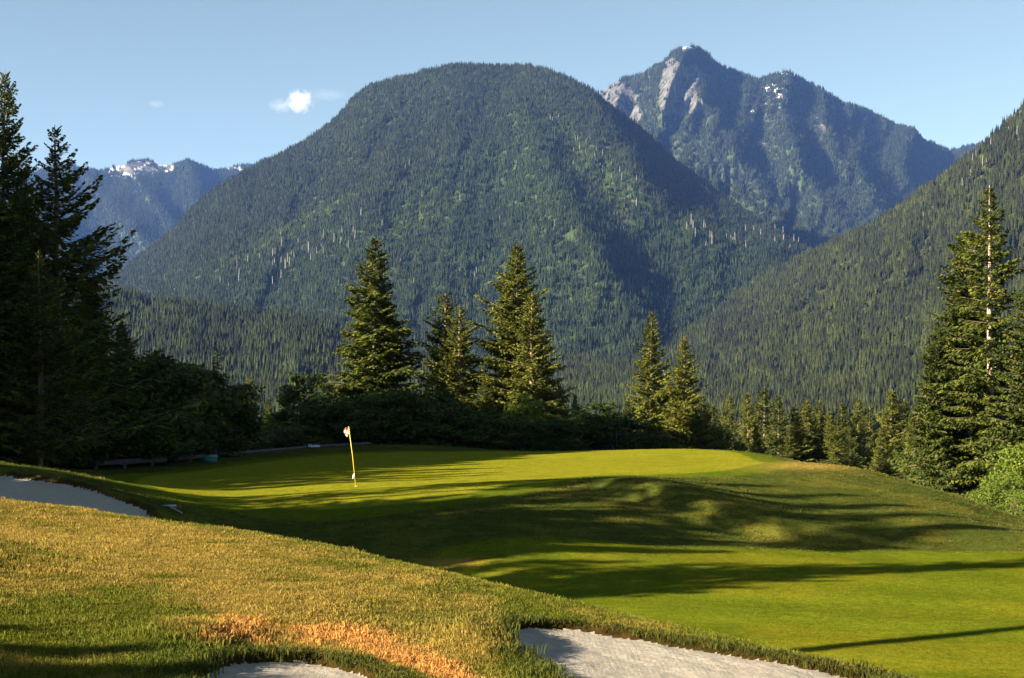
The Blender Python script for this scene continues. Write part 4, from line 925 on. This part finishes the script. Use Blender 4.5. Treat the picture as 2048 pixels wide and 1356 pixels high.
tag(link("hole_cup", mesh_np("hole_cup", V, [np.array(qs)], cupm), None, (bx_, by_, bz_ - 0.01)), "small white rimmed hole holding the flagstick", "golf hole")

# log rail round the back left of the green
LOG = bark_mat("weathered_log", (0.03, 0.03, 0.034), (0.09, 0.09, 0.10))
def log(c0, r0, Y0, c1, r1, Y1, rad, lab, sag=0.0, posts=2):
    p0, p1 = np.array(at(c0, r0, Y0)), np.array(at(c1, r1, Y1)); o = empty("log_rail", p0); tag(o, lab, "log rail")
    t = np.linspace(0, 1, 9)[:, None]; P = (p1 - p0) * t; P[:, 2] -= sag * np.sin(np.pi * t[:, 0]); P[:, 1] += 0.05 * np.sin(t[:, 0] * 9)
    link("log", mesh_np("log", *merge([tube(P, rad * (1 + 0.12 * np.sin(np.arange(9) * 1.9)), 10)]), LOG, True), o)
    for k in range(posts):
        f_ = (k + 0.5) / posts; p = (p1 - p0) * f_; g = G(*(p0 + p)[:2]) - p0[2]
        link("post", mesh_np("post", *merge([tube(np.array([[p[0], p[1], g - 0.2], [p[0], p[1], max(p[2] - sag * .8, g + 0.05)]]), 0.09, 8)]), LOG, True), o)
log(-60, 901, 72, 60, 913, 69, 0.14, "weathered log rail, first length from the left edge", 0.0)
log(62, 914, 69, 160, 927, 66.5, 0.14, "weathered log rail sloping down to the bend", 0.05)
log(162, 928, 66.5, 331, 919, 70.5, 0.14, "long pale log rail right of the bend under dark shrubs", 0.0, 3)
log(352, 918, 71, 408, 912, 72, 0.12, "short log rail touching the left side of the teal box", 0.0, 1)
log(437, 909, 74, 612, 895, 82, 0.09, "dark log rail between the teal box and the lettered sign", 0.0, 3)
log(642, 892, 83, 740, 887, 87, 0.08, "dark log rail behind the flag", 0.0, 3)
# teal box
TEAL = plain("teal_plastic", (0.02, 0.10, 0.10), 0.5, 0.3, 0.1); TEALL = plain("pale_teal_plastic", (0.05, 0.14, 0.15), 0.5, 0.3, 0.1)
x, y, z = at(421, 921, 70.5); g = G(x, y); tb = empty("storage_bin", (x, y, g), 0.15); tag(tb, "teal storage bin with slanted lid beside the log rail", "storage bin")
w_, h_, d_ = 0.32, 0.37, 0.22
link("bin_body", mesh_np("bin_body", *merge([boxp(-w_, w_, -d_, d_, -0.05, h_ * 0.62)]), TEAL), tb)
lv = np.array([(-w_ - .02, -d_ - .02, h_ * .65), (w_ + .02, -d_ - .02, h_ * .65), (w_ + .02, d_ + .02, h_ * .65), (-w_ - .02, d_ + .02, h_ * .65), (-w_ - .02, -d_ - .02, h_ * .75), (w_ + .02, -d_ - .02, h_ * .75), (w_ + .02, d_ + .02, h_ * 1.05), (-w_ - .02, d_ + .02, h_ * 1.05)])
link("lid", mesh_np("lid", lv, [np.array([(0, 3, 2, 1), (4, 5, 6, 7), (0, 1, 5, 4), (1, 2, 6, 5), (2, 3, 7, 6), (3, 0, 4, 7)])], TEALL), tb)
link("front_panel", mesh_np("front_panel", *merge([boxp(-w_ * .85, w_ * .8, -d_ - .015, -d_ + .01, h_ * .22, h_ * .5)]), TEALL), tb)
# sign with white lettering
x, y, z = at(628, 893, 81); g = G(x, y); sg = empty("caution_sign", (x, y, max(g, z - 0.1))); tag(sg, "small dark blue sign reading Caution on the log rail", "sign")
BLUE = plain("dark_blue_board", (0.03, 0.06, 0.12), 0.6, 0.2, 0.1); LET = plain("white_lettering", (0.85, 0.87, 0.9), 0.6, 0.1, 0.02)
link("board", mesh_np("board", *merge([boxp(-0.36, 0.36, -0.02, 0.02, 0.0, 0.26)]), BLUE), sg)
for s_ in (-0.25, 0.25): link("post", mesh_np("post", *merge([boxp(s_ - .03, s_ + .03, 0.02, 0.07, -0.6, 0.2)]), LOG), sg)
fc = bpy.data.curves.new("lettering", 'FONT'); fc.body = "Caution"; fc.size = 0.21; fc.align_x = 'CENTER'; fc.align_y = 'CENTER'; fc.extrude = 0.004; fc.offset = 0.004; fc.shear = 0.3
lt = bpy.data.objects.new("lettering", fc); COL.objects.link(lt); lt.parent = sg; lt.location = (0, -0.028, 0.14); lt.rotation_euler = (math.pi / 2, 0, 0); fc.materials.append(LET)
bpy.context.view_layer.update(); lm_ = bpy.data.meshes.new_from_object(lt.evaluated_get(bpy.context.evaluated_depsgraph_get())); lmx = lt.matrix_local.copy(); bpy.data.objects.remove(lt)
lt = link('lettering', lm_, sg); lt.matrix_local = lmx
# rake lying by the shaded bunker
p0 = np.array(hit(333, 1015, 25)); p1 = np.array(hit(364, 1032, 25)); rk = empty("bunker_rake", p0 + [0, 0, 0.05]); tag(rk, "rake lying in the grass beside the shaded bunker", "rake")
dv = p1 - p0; dv = dv / np.linalg.norm(dv) * 1.7
GREY = plain("grey_rake", (0.3, 0.32, 0.3), 0.6)
link("handle", mesh_np("handle", *merge([tube(np.array([[0, 0, 0.02], dv + [0, 0, 0.04]]), 0.02, 6)]), GREY, True), rk)
hv = np.array([dv[1], -dv[0], 0]) / np.hypot(dv[0], dv[1]) * 0.28
link("rake_head", mesh_np("rake_head", *merge([tube(np.array([-hv, hv]), 0.025, 6)] + [tube(np.array([hv * k, hv * k + [0, 0, -0.09]]), 0.008, 4) for k in np.linspace(-.95, .95, 9)]), GREY, True), rk)

# ------------------------------------------------------------------ clouds, beyond the haze
def cloud(px, row, Y, w, h, dens, seed, lab):
    x, y, z = at(px, row, Y); w = w / F * Y; h = h / F * Y
    m = bpy.data.materials.new("cloud_vapour"); m.use_nodes = True; nt = m.node_tree; nt.nodes.remove(nt.nodes["Principled BSDF"])
    pv = N(nt, "ShaderNodeVolumePrincipled"); pv.inputs["Color"].default_value = (0.97, 0.97, 0.98, 1); pv.inputs["Anisotropy"].default_value = 0.1
    tc = N(nt, "ShaderNodeTexCoord"); n = noise(nt, 2.6, 6, 0.68, tc.outputs["Object"]); n.inputs["W"] if False else None
    mp = N(nt, "ShaderNodeMapping"); mp.inputs["Location"].default_value = (seed, seed * 2.3, 0); mp.inputs["Scale"].default_value = (1.6, 1.6, 1.0); nt.links.new(tc.outputs["Object"], mp.inputs[0]); nt.links.new(mp.outputs[0], n.inputs["Vector"])
    ln = N(nt, "ShaderNodeVectorMath", operation='LENGTH'); nt.links.new(tc.outputs["Object"], ln.inputs[0])
    sb = N(nt, "ShaderNodeMath", operation='MULTIPLY_ADD'); nt.links.new(ln.outputs["Value"], sb.inputs[0]); sb.inputs[1].default_value = -0.55; nt.links.new(n.outputs[0], sb.inputs[2])
    mr = N(nt, "ShaderNodeMapRange"); nt.links.new(sb.outputs[0], mr.inputs[0]); mr.inputs[1].default_value = 0.12; mr.inputs[2].default_value = 0.42; mr.inputs[3].default_value = 0; mr.inputs[4].default_value = dens / w
    nt.links.new(mr.outputs[0], pv.inputs["Density"]); nt.links.new(pv.outputs[0], nt.nodes["Material Output"].inputs["Volume"])
    V = []; nn = 16
    Vv, Qv = [], []
    for i in range(9):
        a = math.pi * (i + 0.02) / 8.04
        for j in range(nn): b = 2 * math.pi * j / nn; Vv.append((math.sin(a) * math.cos(b), math.sin(a) * math.sin(b), math.cos(a)))
    for i in range(8):
        for j in range(nn): Qv.append((i * nn + j, i * nn + (j + 1) % nn, (i + 1) * nn + (j + 1) % nn, (i + 1) * nn + j)[::-1])
    V0 = np.array(Vv); V0 = np.vstack([V0, [[0, 0, 1], [0, 0, -1]]]); T = [(len(V0) - 2, j, (j + 1) % nn) for j in range(nn)] + [(len(V0) - 1, 8 * nn + (j + 1) % nn, 8 * nn + j) for j in range(nn)]
    o = link("cloud", mesh_np("cloud", V0, [np.array(Qv), np.array(T)], m, True), None, (x, y, z)); o.scale = (w / 2, w / 2, h / 2); tag(o, lab, "cloud", kind="structure")
cloud(600, 203, 16500, 74, 64, 3.2, 1.3, "small bright white cloud above the left shoulder of the big mountain")
cloud(562, 212, 16500, 76, 40, 0.5, 4.1, "faint wisp directly left of the bright white cloud")
cloud(655, 190, 16500, 120, 34, 0.25, 7.7, "faint wisp directly right of the bright white cloud")
cloud(312, 208, 16500, 50, 22, 0.22, 9.2, "very faint small cloud farther left over the blue range")

# ------------------------------------------------------------------ air
hz = bpy.data.materials.new("thin_haze"); hz.use_nodes = True; nt = hz.node_tree; nt.nodes.remove(nt.nodes["Principled BSDF"])
pv = N(nt, "ShaderNodeVolumePrincipled"); pv.inputs["Color"].default_value = (0.18, 0.36, 1.0, 1); pv.inputs["Density"].default_value = 2.0e-5; pv.inputs["Anisotropy"].default_value = 0.0
nt.links.new(pv.outputs[0], nt.nodes["Material Output"].inputs["Volume"])
V, Fq = merge([boxp(-16000, 16000, -16000, 16000, -200, 2150)])
tag(link("haze", mesh_np("haze", V, Fq, hz)), "thin blue haze filling the valley air", "haze", kind="stuff")
